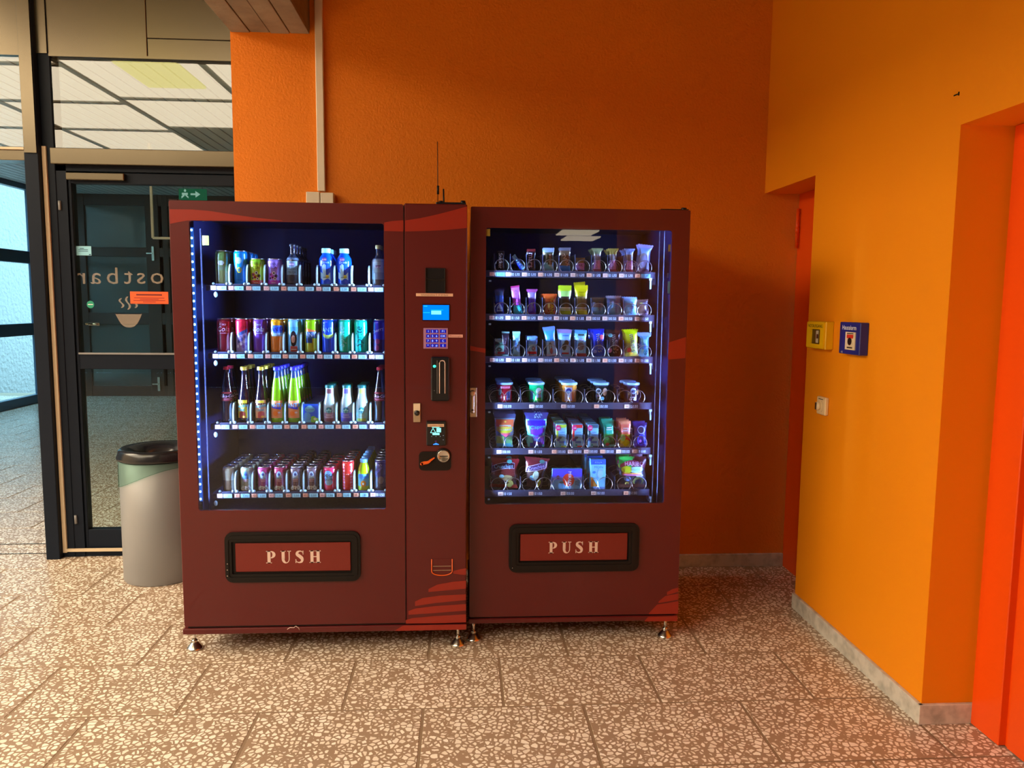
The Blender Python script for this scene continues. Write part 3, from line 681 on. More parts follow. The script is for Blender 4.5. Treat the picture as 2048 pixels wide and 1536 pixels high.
def arc(cx, cy, rx, ry, rix, riy, a0, a1, dx=0, n=12):
    P = []
    for k in range(n):
        t0, t1 = radians(a0 + (a1 - a0) * k / n), radians(a0 + (a1 - a0) * (k + 1) / n)
        P.append(((cx + rx * cos(t0), cy + ry * sin(t0)), (cx + rx * cos(t1), cy + ry * sin(t1)), (cx + dx + rix * cos(t1), cy + riy * sin(t1)), (cx + dx + rix * cos(t0), cy + riy * sin(t0))))
    return P
LET = {'P': R4(.12, .40, 0, 1) + R4(0, .52, 0, .07) + R4(0, .42, .93, 1) + arc(.42, .70, .44, .30, .16, .22, -90, 90),
       'U': R4(.10, .38, .34, 1) + R4(0, .48, .93, 1) + R4(.74, .83, .34, 1) + R4(.62, .95, .93, 1) + arc(.465, .36, .365, .38, .19, .29, 180, 360, .085),
       'S': ribbon(smooth([(.74, .72, .05), (.66, .90, .07), (.44, .96, .10), (.23, .86, .20), (.20, .70, .26), (.42, .55, .28), (.64, .36, .28), (.62, .14, .20), (.40, .04, .10), (.18, .10, .07), (.08, .28, .05)])) + R4(.70, .78, .68, 1) + R4(.04, .12, 0, .32),
       'H': R4(.10, .38, 0, 1) + R4(.66, .94, 0, 1) + R4(.38, .66, .46, .54) + R4(0, .48, 0, .07) + R4(0, .48, .93, 1) + R4(.56, 1.04, 0, .07) + R4(.56, 1.04, .93, 1)}
def flap(root, Y, px, inner, pan, tx, ty):
    a_, c_ = PX(px[0], px[1], Y), PX(px[2], px[3], Y); i0, i1 = PX(inner[0], inner[1], Y), PX(inner[2], inner[3], Y); p0, p1 = PX(pan[0], pan[1], Y), PX(pan[2], pan[3], Y)
    b = MB(); b.ring(rr(a_.x, c_.x, c_.z, a_.z, .032), rr(i0.x, i1.x, i1.z, i0.z, .006), Y - .012, Y + .001)
    b.ring(rr(a_.x + .012, c_.x - .012, c_.z + .012, a_.z - .012, .024), rr(i0.x - .012, i1.x + .012, i1.z - .012, i0.z + .012, .010), Y - .016, Y - .012)
    fr = obj('flap_frame', b, M['black'], root)
    for k in range(3):
        s_ = PX(px[0] + 6.5, px[1] + 62 + 12 * k, Y); b = MB(); b.oval(plane_xz(Y - .012), s_.x, s_.z, .0022, .0022, (0, 0, 0), 6, .0008); obj('screw', b, M['chrome'], fr)
    b = MB(); b.box(i0.x, i1.x, Y - .002, Y - .0005, i1.z, i0.z); obj('flap_recess', b, M['black'], root)
    b = MB(); b.box(p0.x, p1.x, Y - .0075, Y - .002, p1.z, p0.z, bev=.0018); pn = obj('flap', b, M['flap_red'], root); pn['label'] = 'red push flap'
    b = MB(); q0, q1 = PX(tx[0], ty[1], Y), PX(tx[1], ty[0], Y); H = q1.z - q0.z; Wt_ = q1.x - q0.x
    wd = H * .92; gap = (Wt_ - 4 * wd * .92) / 3
    for k, ch in enumerate('PUSH'):
        ox = q0.x + k * (wd * .92 + gap)
        for pl in LET[ch]: b.face([(ox + x * wd * .92, Y - .0082, q0.z + y * H) for x, y in pl])
    o = obj('lettering', b, M['letter'], pn); o['label'] = 'pale word PUSH in bold serif capitals'
flap(m1, Y1, (450, 1064, 722, 1160), (464, 1082, 706, 1144), (471, 1086, 702, 1140), (533.5, 641), (1099.5, 1125.5))

# light strip
def strip(root, x, y, z0, z1, n, side):
    b = MB(); b.box(x - .006, x + .006, y, y + .006, z0 - .01, z1 + .01); st = obj('light_strip', b, M['led_board'], root)
    for k in range(n): inst('led', LEDM, st, (x, y, z0 + (z1 - z0) * k / (n - 1)))
strip(m1, -.966, .938, .665, 1.79, 36, 1)
a_, c_ = PX(401, 462, .99), PX(421, 1020, .99)
b = MB(); b.box(a_.x - .002, a_.x + .003, .985, .992, .57, 1.80); obj('guide_rail', b, M['rail_blue'], m1)
st = PX(412, 481, .99); b = MB(); b.box(st.x - .014, st.x + .013, .985, .988, st.z - .020, st.z + .020, c=rgb(130, 125, 25)); W = plane_xz(.985)
for k in range(5): b.strip(W, st.x - .010, st.x + .009, st.z - .015 + .007 * k, st.z - .0125 + .007 * k, rgb(70, 65, 15), 1)
o = obj('sticker', b, M['paper'], m1); o['label'] = 'small yellow sticker'

# shelves
SY1 = 1.0
LX1 = [-.9045 + .0729 * k for k in range(10)]           # tag middle of each lane
FIN = MB()
pr = [(0, 0), (0, .052), (.003, .066), (.009, .078), (.018, .088), (.028, .091), (.045, .091), (.045, 0)]
FIN.prism([(y, z) for y, z in pr], -.0028, .0028, plane='yz'); FINm = FIN.mesh('lane_guide', M['fin'])
ROWZ1 = [1.5475, 1.260, .956, .654]                      # bottom of the tags
TXT1 = [['1,80', '1,80', '2,50', '2,50', '2,00', '2,00', '2,20', '2,20', '2,20', '2,00'], ['1,50'] * 10, ['2,00', '2,00', '2,00', '2,00', '2,00', '1,20', '3,00', '3,00', '3,00', '2,00'], ['1,50', '1,50', '2,50', '2,50', '2,50', '2,50', '1,50', '2,00', '1,80', '1,50']]
SH1 = []
for r_, z in enumerate(ROWZ1):
    b = MB(); b.box(-.935, -.195, SY1 - .002, SY1 + .004, z - .003, z + .020, bev=.001)
    b.box(-.935, -.195, SY1 + .004, 1.52, z + .016, z + .022)
    for k in range(10):       # little rollers and clips at the front of each lane
        for dx in (-.004, .052): b.lathe([(0, 0), (.006, .001), (.0065, .006), (.003, .010), (0, .011)], 8, (LX1[k] + dx + .002, SY1 + .0065, z + .022), mi=1)
        b.box(LX1[k] + .008, LX1[k] + .046, SY1 + .002, SY1 + .006, z + .022, z + .027)
    sh = obj('shelf', b, [M['rail'], M['fin']], m1); SH1.append(sh)
    for k in range(10):
        inst('number_tag', numtag(str(10 * (r_ + 1) + k), (rgb(245, 175, 140) if k % 3 else rgb(250, 195, 180))), sh, (LX1[k], SY1 - .002, z + .001))
        if not (r_ == 3 and k == 9):
            w_ = (.036, .034, .031, .034)[(k + r_) % 4]
            inst('price_label', pricelabel(w_, TXT1[r_][k], rgb(165, 225, 232)), sh, (LX1[k] + .0175, SY1 - .002, z + .0005))
        else: inst('price_digits', digits('01.50'), sh, (LX1[k] + .018, SY1 - .002, z + .003))
        if k: inst('lane_guide', FINm, sh, (LX1[k] - .0095, SY1 + .004, z + .020))
    p = PX(432, (589, 726, 869, 1006)[r_], SY1); b = MB(); b.lathe([(.006, -.003), (.008, 0), (.006, .003)], 12); b.v = [(p.x + x, SY1 - .003 + z_, p.z + y_ * 1.5) for x, y_, z_ in b.v]; obj('shelf_clip', b, M['fin'], m1)

# payment column parts
def pbox(root, name, px, dep, mat, col=(.5, .5, .5), bev=.002, Y=Y1, y_in=0.0005):
    a_, c_ = PX(px[0], px[1], Y), PX(px[2], px[3], Y); b = MB(); b.box(a_.x, c_.x, Y - dep, Y + y_in, c_.z, a_.z, c=col, bev=bev); return obj(name, b, M[mat], root), a_, c_
slot, a_, c_ = pbox(m1, 'note_slot', (851, 536, 891, 586), .006, 'black_gloss', bev=.0015); slot['label'] = 'dark recessed banknote slot'
b = MB(); b.box(a_.x, a_.x + .004, Y1 - .012, Y1 - .006, c_.z, a_.z, bev=.001); b.box(c_.x - .004, c_.x, Y1 - .012, Y1 - .006, c_.z, a_.z, bev=.001)
b.strip(plane_xz(Y1 - .006), a_.x + .004, c_.x - .004, lambda u: a_.z - .046 - .006 * (1 - ((u - (a_.x + c_.x) / 2) / (c_.x - a_.x) * 2) ** 2), lambda u: a_.z - .040 - .006 * (1 - ((u - (a_.x + c_.x) / 2) / (c_.x - a_.x) * 2) ** 2), (0, 0, 0), 12, .003); obj('lip', b, M['black'], slot)
st, a_, c_ = pbox(m1, 'label_strip', (832, 586.5, 906, 593), .0012, 'paper', rgb(228, 190, 165), 0); st['label'] = 'narrow pale label strip under the note slot'
b = MB(); b.text(plane_xz(Y1 - .0012), 'Scheinannahme 5 10 20 Euro', (a_.x + c_.x) / 2, (a_.z + c_.z) / 2, .0095, rgb(70, 40, 30), off=.0004); obj('lettering', b, M['paper'], st)
a_, c_ = PX(846, 610, Y1), PX(898, 640, Y1)
b = MB(); b.box(a_.x - .004, c_.x + .004, Y1 - .004, Y1, c_.z - .004, a_.z + .004, bev=.001); sf = obj('display', b, M['black_gloss'], m1); sf['label'] = 'lit blue display'
b = MB(); b.box(a_.x, c_.x, Y1 - .0048, Y1 - .004, c_.z, a_.z, c=tuple(2.2 * v_ for v_ in rgb(0, 100, 255)))
W = plane_xz(Y1 - .0048); u = lambda t: a_.x + (c_.x - a_.x) * t; v = lambda t: c_.z + (a_.z - c_.z) * t; Cy = tuple(1.6 * v_ for v_ in rgb(120, 255, 240))
b.strip(W, u(.32), u(.70), v(.37), v(.62), Cy, 2); b.strip(W, u(.0), u(.27), v(.46), v(.52), tuple(1.5 * v_ for v_ in rgb(20, 170, 255)), 2); b.strip(W, u(.30), u(.78), v(.66), v(.69), tuple(1.5 * v_ for v_ in rgb(20, 190, 240)), 2); b.strip(W, u(.03), u(.17), v(.90), v(.95), tuple(1.5 * v_ for v_ in rgb(40, 190, 255)), 2)
obj('screen', b, M['screen'], sf)
kp, a_, c_ = pbox(m1, 'keypad', (847, 656, 896, 697.5), .004, 'plastic', rgb(165, 120, 165), .001); kp['label'] = 'pale metal keypad with blue lit keys'
KM = {}
keys = [['1', '2', '3', 'F1'], ['4', '5', '6', 'OK'], ['7', '8', '9', 'C'], ['*', '0', '#', 'E']]
xs = [856, 865, 873, 886]; ys_ = [662.5, 672, 681.5, 691]
for i in range(4):
    for j in range(4):
        p = PX(xs[j], ys_[i], Y1 - .004); w_ = .0077 if j < 3 else .0125
        b = MB(); b.box(p.x - w_, p.x + w_, Y1 - .0058, Y1 - .004, p.z - .0068, p.z + .0068, c=tuple(1.2 * q for q in rgb(30, 25, 150)), bev=.0008)
        b.text(plane_xz(Y1 - .0058), keys[i][j], p.x, p.z, .0125, tuple(1.9 * q for q in rgb(150, 170, 255)), off=.0004, sx=1.1); obj('key', b, M['screen'], kp)
st, a_, c_ = pbox(m1, 'label_strip', (896.5, 669, 925.5, 675), .0012, 'paper', rgb(228, 178, 170), 0); st['label'] = 'short pale label strip beside the keypad'
b = MB(); b.text(plane_xz(Y1 - .0012), 'Warenausgabe', (a_.x + c_.x) / 2, (a_.z + c_.z) / 2, .0085, rgb(90, 50, 50), off=.0004); obj('lettering', b, M['paper'], st)
# banknote / coin validator
vd, a_, c_ = pbox(m1, 'coin_validator', (862, 713, 899, 801), .022, 'black_gloss', bev=.005); vd['label'] = 'tall glossy black coin and note acceptor'
b = MB(); p0, p1 = PX(879, 721, Y1 - .022), PX(890, 787, Y1 - .022); pts = [(p0.x, Y1 - .023, p1.z), (p0.x, Y1 - .023, p0.z - .010), (p0.x + .004, Y1 - .023, p0.z - .002), ((p0.x + p1.x) / 2, Y1 - .023, p0.z), (p1.x - .004, Y1 - .023, p0.z - .002), (p1.x, Y1 - .023, p0.z - .010), (p1.x, Y1 - .023, p1.z)]
b.tube(pts, .0022, 6); o = obj('slot_trim', b, M['letter'], vd); o['label'] = 'pale hoop around the slot'
p = PX(869, 732.5, Y1 - .0225); b = MB(); b.oval(plane_xz(Y1 - .0222), p.x, p.z, .0065, .0055, tuple(2.5 * q for q in rgb(60, 255, 190)), 12, .001); o = obj('indicator', b, M['screen'], vd); o['label'] = 'lit green indicator'
b = MB(); b.box(p.x + .010, p.x + .0115, Y1 - .0235, Y1 - .022, p1.z, p0.z); p = PX(869, 780, Y1); b.box(p.x - .001, p.x + .001, Y1 - .0235, Y1 - .022, p.z - .001, p.z + .001); obj('ridge', b, M['steel_grey'], vd)
# key lock
lk, a_, c_ = pbox(m1, 'lock', (827, 806, 841, 843.5), .012, 'brass', bev=.001); lk['label'] = 'nickel key lock plate'
b = MB(); b.box(a_.x + .001, c_.x - .001, Y1 - .0145, Y1 - .012, c_.z + .049, a_.z - .001); o = obj('plate', b, M['white'], lk)
p = PX(834, 826, Y1 - .012); b = MB(); b.lathe([(.0, 0), (.0105, 0), (.0115, .003), (.008, .006), (0, .006)], 16); b.v = [(p.x + x, Y1 - .012 - z, p.z + y) for x, y, z in b.v]; b.tube([(p.x - .005, Y1 - .0185, p.z - .005), (p.x + .006, Y1 - .0185, p.z + .007)], .0018, 5); obj('cylinder_barrel', b, M['black_gloss'], lk)
# card terminal
ct, a_, c_ = pbox(m1, 'card_terminal', (853, 841, 892.5, 890), .014, 'black_gloss', bev=.003); ct['label'] = 'black card terminal with glowing icons'
Yt = Y1 - .014; W = plane_xz(Yt); K = lambda x, y: PX(x, y, Yt)
b = MB(); p0, p1 = K(855, 848), K(888, 853.5); b.box(p0.x, p1.x, Yt - .001, Yt, p1.z, p0.z, c=rgb(222, 190, 160)); b.text(plane_xz(Yt - .001), '* Kontaktlos Zahlen', (p0.x + p1.x) / 2, (p0.z + p1.z) / 2, .0078, rgb(90, 60, 50), off=.0004); obj('label_strip', b, M['paper'], ct)
b = MB(); TC = tuple(1.4 * q for q in rgb(150, 255, 240))
def tri(pts, th): 
    for i in range(3):
        p_, q_ = pts[i], pts[(i + 1) % 3]; b.tube([(p_.x, Yt - .0008, p_.z), (q_.x, Yt - .0008, q_.z)], th, 4, c=TC)
tri([K(861, 865.5), K(866, 856.5), K(871.5, 865.5)], .0011)
p0, p1 = K(873, 856), K(882, 864.5); b.box(p0.x, p1.x, Yt - .001, Yt, p1.z, p0.z, c=TC); p0, p1 = K(865, 866), K(879, 870); b.box(p0.x, p1.x, Yt - .001, Yt, p1.z, p0.z, c=TC); p0, p1 = K(864, 854), K(879, 855.2); b.box(p0.x, p1.x, Yt - .001, Yt, p1.z, p0.z, c=TC)
for x in (863.5, 872, 880.5): p = K(x, 872.8); b.oval(W, p.x, p.z, .0014, .0012, rgb(170, 210, 210), 5)
for y in (871, 879.5): p = K(886.5, y); b.oval(W, p.x, p.z, .0022, .001, rgb(170, 170, 180), 5)
p = K(872, 889); b.strip(W, p.x - .012, p.x + .012, lambda u_: p.z - .001, lambda u_: p.z + .007 - abs(u_ - p.x) * .5, tuple(2.5 * q for q in rgb(50, 120, 255)), 8); p = K(871.5, 882.5); b.strip(W, p.x - .004, p.x + .004, p.z - .0006, p.z + .0006, rgb(150, 50, 150), 2); obj('screen', b, M['screen'], ct)
# coin return panel
a_, c_ = PX(838, 901, Y1), PX(902, 940, Y1)
b = MB(); b.prism(rr(a_.x, c_.x, c_.z, a_.z - .004, .018), Y1 - .007, Y1 + .0005); cp = obj('coin_panel', b, M['black'], m1); cp['label'] = 'black coin panel with orange lever'
p = PX(887, 912, Y1 - .008); b = MB(); b.lathe([(0, 0), (.034, 0), (.035, .006), (.030, .008)], 28); b.v = [(p.x + x * .95, Y1 - z, p.z + y * .95) for x, y, z in b.v]; obj('boss', b, M['black'], cp)
b = MB(); b.lathe([(0, .0), (.0245, 0), (.0265, .004), (.0245, .006), (.022, .005), (0, .004)], 28); b.v = [(p.x + x, Y1 - .008 - z, p.z + y) for x, y, z in b.v]; o = obj('coin_slot', b, M['chrome'], cp); o['label'] = 'round steel coin slot'
b = MB(); b.box(p.x - .016, p.x + .018, Y1 - .0145, Y1 - .0125, p.z - .002, p.z + .0015); obj('slit', b, M['slot'], cp)
b = MB(); pts = smooth([(842.5, 928, .012), (848, 926, .0125), (856, 924.5, .010), (862, 920, .007), (869, 915.5, .0042)], 5); rb = []
for x, y, w_ in pts: q_ = PX(x, y, Y1 - .012); rb.append((q_.x, q_.z, w_ * 1.0))
for pl in ribbon(rb): b.prism(list(pl), Y1 - .016, Y1 - .008)
q_ = PX(843.5, 928, Y1 - .012); b.lathe([(0, 0), (.0062, 0), (.0062, .008), (0, .008)], 14); n_ = 14 * 4; b.v[-n_:] = [(q_.x + x, Y1 - .008 - z, q_.z + y) for x, y, z in b.v[-n_:]]
M['lever'] = pmat('orange_lever_plastic', (.78, .12, .01), .4); o = obj('lever', b, M['lever'], cp); o['label'] = 'orange coin release lever'
# coin return cup
a_, c_ = PX(863, 1118, Y1), PX(905, 1150, Y1); mx_ = (a_.x + c_.x) / 2; R0 = (c_.x - a_.x) / 2
def cup(r, n=14): 
    zc = c_.z + r * .42; return [(mx_ - r, a_.z), ] + [(mx_ + r * cos(radians(180 + 180 * k / n)), zc + r * .42 * sin(radians(180 + 180 * k / n))) for k in range(n + 1)] + [(mx_ + r, a_.z)]
b = MB(); b.prism(cup(R0)[::1], Y1 - .001, Y1 + .0005); cc = obj('coin_cup', b, M['maroon'], m1); cc['label'] = 'coin return cup with bright curved lip'
b = MB(); b.tube([(x, Y1 - .004, z) for x, z in cup(R0 - .001)], .0022, 6); obj('lip', b, M['lever'], cc)
b = MB()
for z_ in (.30, .55): b.box(mx_ - R0 * .85, mx_ + R0 * .85, Y1 - .004, Y1 - .001, c_.z + (a_.z - c_.z) * z_, c_.z + (a_.z - c_.z) * z_ + .002)
obj('grille', b, M['brass'], cc)

# ---------------------------------------------------------------- right machine (snacks)
Y2 = .95
m2 = thing('vending_machine', 'right maroon snack vending machine with bars and crisps on coils behind glass', 'vending machine', (.645, 1.34, 0), 'maroon vending machines')
b = MB()
for bx in ((.178, .196, 1.01, 1.75, .12, 1.90), (1.088, 1.110, 1.01, 1.75, .12, 1.90), (.196, 1.088, 1.73, 1.75, .12, 1.90), (.196, 1.088, 1.01, 1.73, 1.88, 1.90), (.196, 1.088, 1.01, 1.73, .12, .14)): b.box(*bx)
obj('cabinet', b, M['maroon'], m2)
b = MB()
for bx in ((.196, .204, 1.01, 1.72, .55, 1.88), (1.080, 1.088, 1.01, 1.72, .55, 1.88), (.2, 1.085, 1.70, 1.73, .55, 1.88), (.2, 1.085, 1.01, 1.72, 1.865, 1.88), (.2, 1.085, 1.01, 1.72, .54, .555)): b.box(*bx)
b.box(1.052, 1.066, 1.024, 1.030, .60, 1.84); obj('lining', b, M['liner'], m2)
b = MB(); b.ring(rr(.175, 1.1125, .118, 1.905, .006), rr(.240, 1.036, .628, 1.8185, .010), Y2, .966); b.ring(rr(.176, 1.1115, .119, 1.904, .006), rr(.205, 1.082, .55, 1.87, .006), .966, 1.009); obj('door', b, M['maroon'], m2)
b = MB(); b.box(.240, 1.036, Y2 + .004, Y2 + .009, .628, 1.8185); obj('window_pane', b, M['glass_machine'], m2)
b = MB(); b.box(.172, 1.1125, Y2 - .003, 1.75, .088, .110, bev=.003); obj('plinth', b, M['maroon'], m2)
b = MB(); b.box(.185, 1.10, Y2 + .012, 1.73, .110, .121); obj('plinth_gap', b, M['slot'], m2)
for x, y in ((.195, .985), (1.066, .98), (.20, 1.66), (1.06, 1.66)): foot(m2, x, y, .09)
b = MB(); b.box(.985, 1.105, .955, 1.0, 1.905, 1.910); b.tube([(1.09, .975, 1.905), (1.09, .975, 1.917)], .012, 10); obj('hinge', b, M['black_gloss'], m2)
WROOT[0] = m2; b = None
wave(b, Y2, [(1337, 685), (1350, 681), (1372, 674)], [(1337, 719), (1350, 718), (1372, 716)])
wave(b, Y2, [(940, 691), (955, 695), (971, 697)], [(940, 701), (955, 703), (971, 706)])
for up, lo in (([(1334, 1184), (1345, 1178), (1357, 1175)], [(1334, 1190), (1345, 1187), (1357, 1183)]), ([(1317, 1203), (1330, 1192), (1357, 1187)], [(1317, 1206), (1335, 1203), (1357, 1199)]), ([(1298, 1226), (1314, 1209), (1335, 1206), (1357, 1202)], [(1298, 1228.5), (1320, 1228), (1357, 1227.5)])): wave(b, Y2, up, lo)
wave(b, Y2 - .0034, [(1289, 1242), (1296, 1233.5), (1320, 1233), (1355, 1232)], [(1289, 1243), (1310, 1242.5), (1355, 1242)])
flap(m2, Y2, (1018, 1048, 1276, 1140), (1037, 1064, 1256, 1121), (1040.5, 1067.5, 1253.5, 1118.5), (1096.5, 1196), (1081.5, 1105.5))
# swing handle latch
a_, c_ = PX(939.5, 775, Y2), PX(953.5, 834, Y2)
b = MB(); b.box(a_.x, c_.x, Y2 - .006, Y2 + .0005, c_.z, a_.z, bev=.002); lt = obj('latch', b, M['brass'], m2); lt['label'] = 'nickel swing handle lock'
b = MB(); p0 = PX(945, 787, Y2 - .02); b.box(a_.x + .004, a_.x + .020, Y2 - .018, Y2 - .006, c_.z + .018, a_.z - .02, bev=.004); b.lathe([(0, 0), (.013, 0), (.013, .014), (.010, .017), (0, .017)], 16)
n_ = 16 * 5; b.v[-n_:] = [(p0.x + x, Y2 - .004 - z, p0.z + y) for x, y, z in b.v[-n_:]]; obj('lever', b, M['brass'], lt)
p0 = PX(945, 819, Y2); b = MB(); b.oval(plane_xz(Y2 - .018), p0.x, p0.z, .004, .004, (0, 0, 0), 8, .001); obj('keyhole', b, M['black'], lt)
strip(m2, 1.0585, 1.012, .645, 1.79, 36, -1)
b = MB(); b.box(1.005, 1.009, 1.05, 1.054, .56, 1.84); b.box(1.026, 1.029, 1.045, 1.05, .56, 1.84); obj('guide_rail', b, M['rail_blue'], m2)
for px, py, w_, h_, cc_ in ((1339, 496, .010, .030, rgb(205, 195, 90)), (1338, 575, .011, .052, rgb(110, 190, 215)), (976, 465, .018, .030, rgb(225, 205, 80)), (1336, 551, .008, .020, rgb(90, 110, 200))):
    p = PX(px, py, Y2 + .01); b = MB(); b.box(p.x - w_ / 2, p.x + w_ / 2, Y2 + .0095, Y2 + .0105, p.z - h_ / 2, p.z + h_ / 2, c=cc_); o = obj('sticker', b, M['paper'], m2); o['label'] = 'small %s sticker' % ('yellow' if cc_[0] > .5 else 'blue')
SY2 = 1.08
ROWY2 = [550, 636.5, 720.5, 812.5, 903, 986.5]
def coil_mesh(R, pitch, L, r=.0015, hand=1):      # flat turns, the wire steps back only along the bottom
    P = []; n = int(L / pitch)
    for t in range(n):
        for k in range(17):
            a = 40 + 280 * k / 16; a = radians(a); P.append((hand * R * sin(a), t * pitch, R - R * cos(a)))
        for k in range(1, 4):
            a = radians(-40 + 80 * k / 4); P.append((hand * R * sin(a), (t + k / 4) * pitch, R - R * cos(a)))
    return MB().tube(P, r, 4)
CO1 = coil_mesh(.031, .052, .42).mesh('coil', M['wire'])
CO2 = coil_mesh(.033, .084, .42).mesh('coil', M['wire']); CO3 = coil_mesh(.033, .084, .42, hand=-1).mesh('coil', M['wire'])
DIVX = {}
PRICE2 = [['', '01.20', '01.20', '01.20', '01.20', '01.20', '01.20', '01.20', '01.20', ''], ['01.20', '01.50', '01.20', '02.50', '01.30', '01.30', '00.50', '00.50', '00.50', '00.50'],
          ['01.20', '01.00', '01.00', '00.60', '00.70', '01.20', '01.30', '01.30', '01.30', '01.00'], ['02.00'] * 5, ['00.80', '01.00', '00.80', '00.80', '00.80', '00.60', '00.60', '01.60'], ['01.50', '01.50', '03.00', '02.00', '02.00']]
TAGX = [[980 + 32.3 * k for k in range(10)]] * 3 + [[1000, 1063, 1127, 1193, 1253.5], [998, 1061.5, 1108.5, 1140.5, 1172.5, 1205, 1237, 1269], [1001, 1062, 1126, 1187, 1252]]
TAGX[0] = [984 + 32.35 * k for k in range(10)]; TAGX[1] = [983.5 + 32.3 * k for k in range(10)]; TAGX[2] = [984.5 + 32.2 * k for k in range(10)]
SZ2 = []; SH2 = []
for r_, py in enumerate(ROWY2):
    z = PX(1130, py, SY2).z - .009; SZ2.append(z + .0305)
    b = MB(); b.box(.235, 1.000, SY2 - .003, SY2 + .003, z - .004, z + .026, bev=.001); b.box(.235, 1.0, SY2 + .003, 1.66, z + .008, z + .013)
    b.box(.997, 1.000, SY2 - .003, SY2 + .05, z - .03, z + .026); sh = obj('shelf', b, M['tray'], m2); SH2.append(sh)
    for k, tx in enumerate(TAGX[r_]):
        p = PX(tx, py, SY2 - .003)
        col = rgb(238, 205, 190) if (k + r_) % 3 else rgb(250, 190, 160)
        inst('number_tag', numtag(str(10 * (r_ + 1) + k), col), sh, (p.x, SY2 - .003, z + .001))
        if PRICE2[r_][k]: inst('price_digits', digits(PRICE2[r_][k]), sh, (p.x + .0185, SY2 - .003, z + .003))
        else: inst('price_label', pricelabel(.040, '1,20', rgb(120, 200, 225)), sh, (p.x + .0175, SY2 - .003, z + .0005))
    edges = [(TAGX[r_][k] + TAGX[r_][k + 1]) / 2 - 14 for k in range(len(TAGX[r_]) - 1)] if r_ in (0, 1, 2) else {3: [1041, 1106, 1169, 1234], 4: [1041, 1104, 1136, 1168, 1201, 1233, 1264], 5: [1041, 1103, 1166, 1229]}[r_]
    b = MB()
    for ex in edges:
        p = PX(ex + (2 if r_ < 3 else 0), py, SY2 + .01); DIVX.setdefault(r_, [.235]).append(p.x); b.box(p.x - .0008, p.x + .0008, SY2 + .006, 1.62, z + .013, z + (.10 if r_ < 3 else .085))
    DIVX[r_].append(1.0); o = obj('lane_divider', b, M['tray'], sh)
    p = PX(985, py + 12, SY2); q_ = PX(1301, py + 8, SY2); b = MB(); b.box(q_.x - .006, q_.x + .006, SY2 - .004, SY2, q_.z - .006, q_.z + .004); b.box(q_.x - .002, q_.x + .004, SY2 - .002, SY2 + .006, q_.z - .045, q_.z - .006); b.box(.258, .268, SY2 - .004, SY2, p.z - .003, p.z + .004); obj('bracket', b, M['fin'], m2)
# ================================================================== PRODUCTS
ORD = ['', 'second', 'third', 'fourth', 'fifth', 'sixth', 'seventh', 'eighth']
def cyl(rf, a0=0.0):      # wrap flat artwork round a bottle or can whose radius at height v is rf(v)
    return lambda u, v, off: ((rf(v) + off) * sin(u / rf(.03) + a0), -(rf(v) + off) * cos(u / rf(.03) + a0), v)
def profile_fn(prof):
    P = sorted([(z, r) for r, z in prof])
    def f(v):
        for (z0, r0), (z1, r1) in zip(P, P[1:]):
            if v <= z1: return r0 + (r1 - r0) * ((v - z0) / max(1e-6, z1 - z0))
        return P[-1][1]
    return f
def lane(root, n, dy, label, dx=0.0, z=0, parts=True, group=None):
    """copies of a product standing behind it in the same lane"""
    out = []
    base = root['label']
    for i in range(1, n + 1):
        out.append(dup(root, Vector(root.location) + Vector((dx * i * (1 if i % 2 else .3), dy * i, z)), '%s, %s in its lane' % (label, ORD[i] if i < len(ORD) else str(i + 1) + 'th'), parts))
    return out
def bands(spec):          # spec: [(z_from, colour), ...] low to high
    def f(i, z, t):
        c = spec[0][1]
        for z0, cc in spec:
            if z >= z0: c = cc
        return c
    return f
# ---- tins
def can(name, label, cat, X, Y, Z, r, h, spec, art=None, a0=0, group=None, waist=0, mat='tin', neck=True, lane_n=0, blabel=None, ridge=None):
    t = thing(name, label, cat, (X, Y, Z), group)
    zs = sorted(set([.0, .006] + [z for z, c in spec if .006 < z < h - .012] + [h - .014] + [h * k / 8 for k in range(1, 8)]))
    prof = [(r * .78, 0.001), (r * .86, 0)] + [(r * (1 - waist * (sin(pi * min(1, max(0, (z / h - .1) / .62))) if z / h < .72 else 0)), z) for z in zs if z >= .006]
    prof += [(r * .90, h - .003)]
    b = MB(); b.lathe(prof, 24, col=bands(spec), smooth=True)
    rf = profile_fn(prof); W = cyl(rf, a0)
    if art: art(b, W, r, h)
    obj('body', b, M[mat], t, (0, 0, 0))
    b = MB(); b.lathe([(r * .90, h - .004), (r * .93, h), (r * .87, h), (r * .84, h - .004), (0, h - .004)], 20)
    b.tube([(0, -r * .45, h - .0025), (r * .12, -r * .2, h - .0018), (0, r * .1, h - .0025), (-r * .12, -r * .2, h - .0018), (0, -r * .45, h - .0025)], .0012, 4)
    obj('lid', b, M['lid'], t, (0, 0, 0))
    if lane_n: lane(t, lane_n, 2 * r + .003, blabel or label)
    return t
Z1 = [z + .0222 for z in ROWZ1]
YF = SY1 + .0145
def X1(cx, r_, Y):
    X = PX(cx, (545, 670, 800, 950)[r_], Y).x; r = Y - YF + .0006
    for k in range(10):
        lo, hi = LX1[k] - .0095 + .0028, LX1[k] + .0729 - .0095 - .0028
        if lo - .02 < X < hi + .01 and k == max([q for q in range(10) if X > LX1[q] - .005] + [0]):
            return min(max(X, lo + r), hi - r) if hi - lo > 2 * r else (lo + hi) / 2
    return X
G1 = 'drinks on the %s shelf of the left machine'
R0, R1, R2, R3 = (G1 % s for s in ('top', 'second', 'third', 'bottom'))

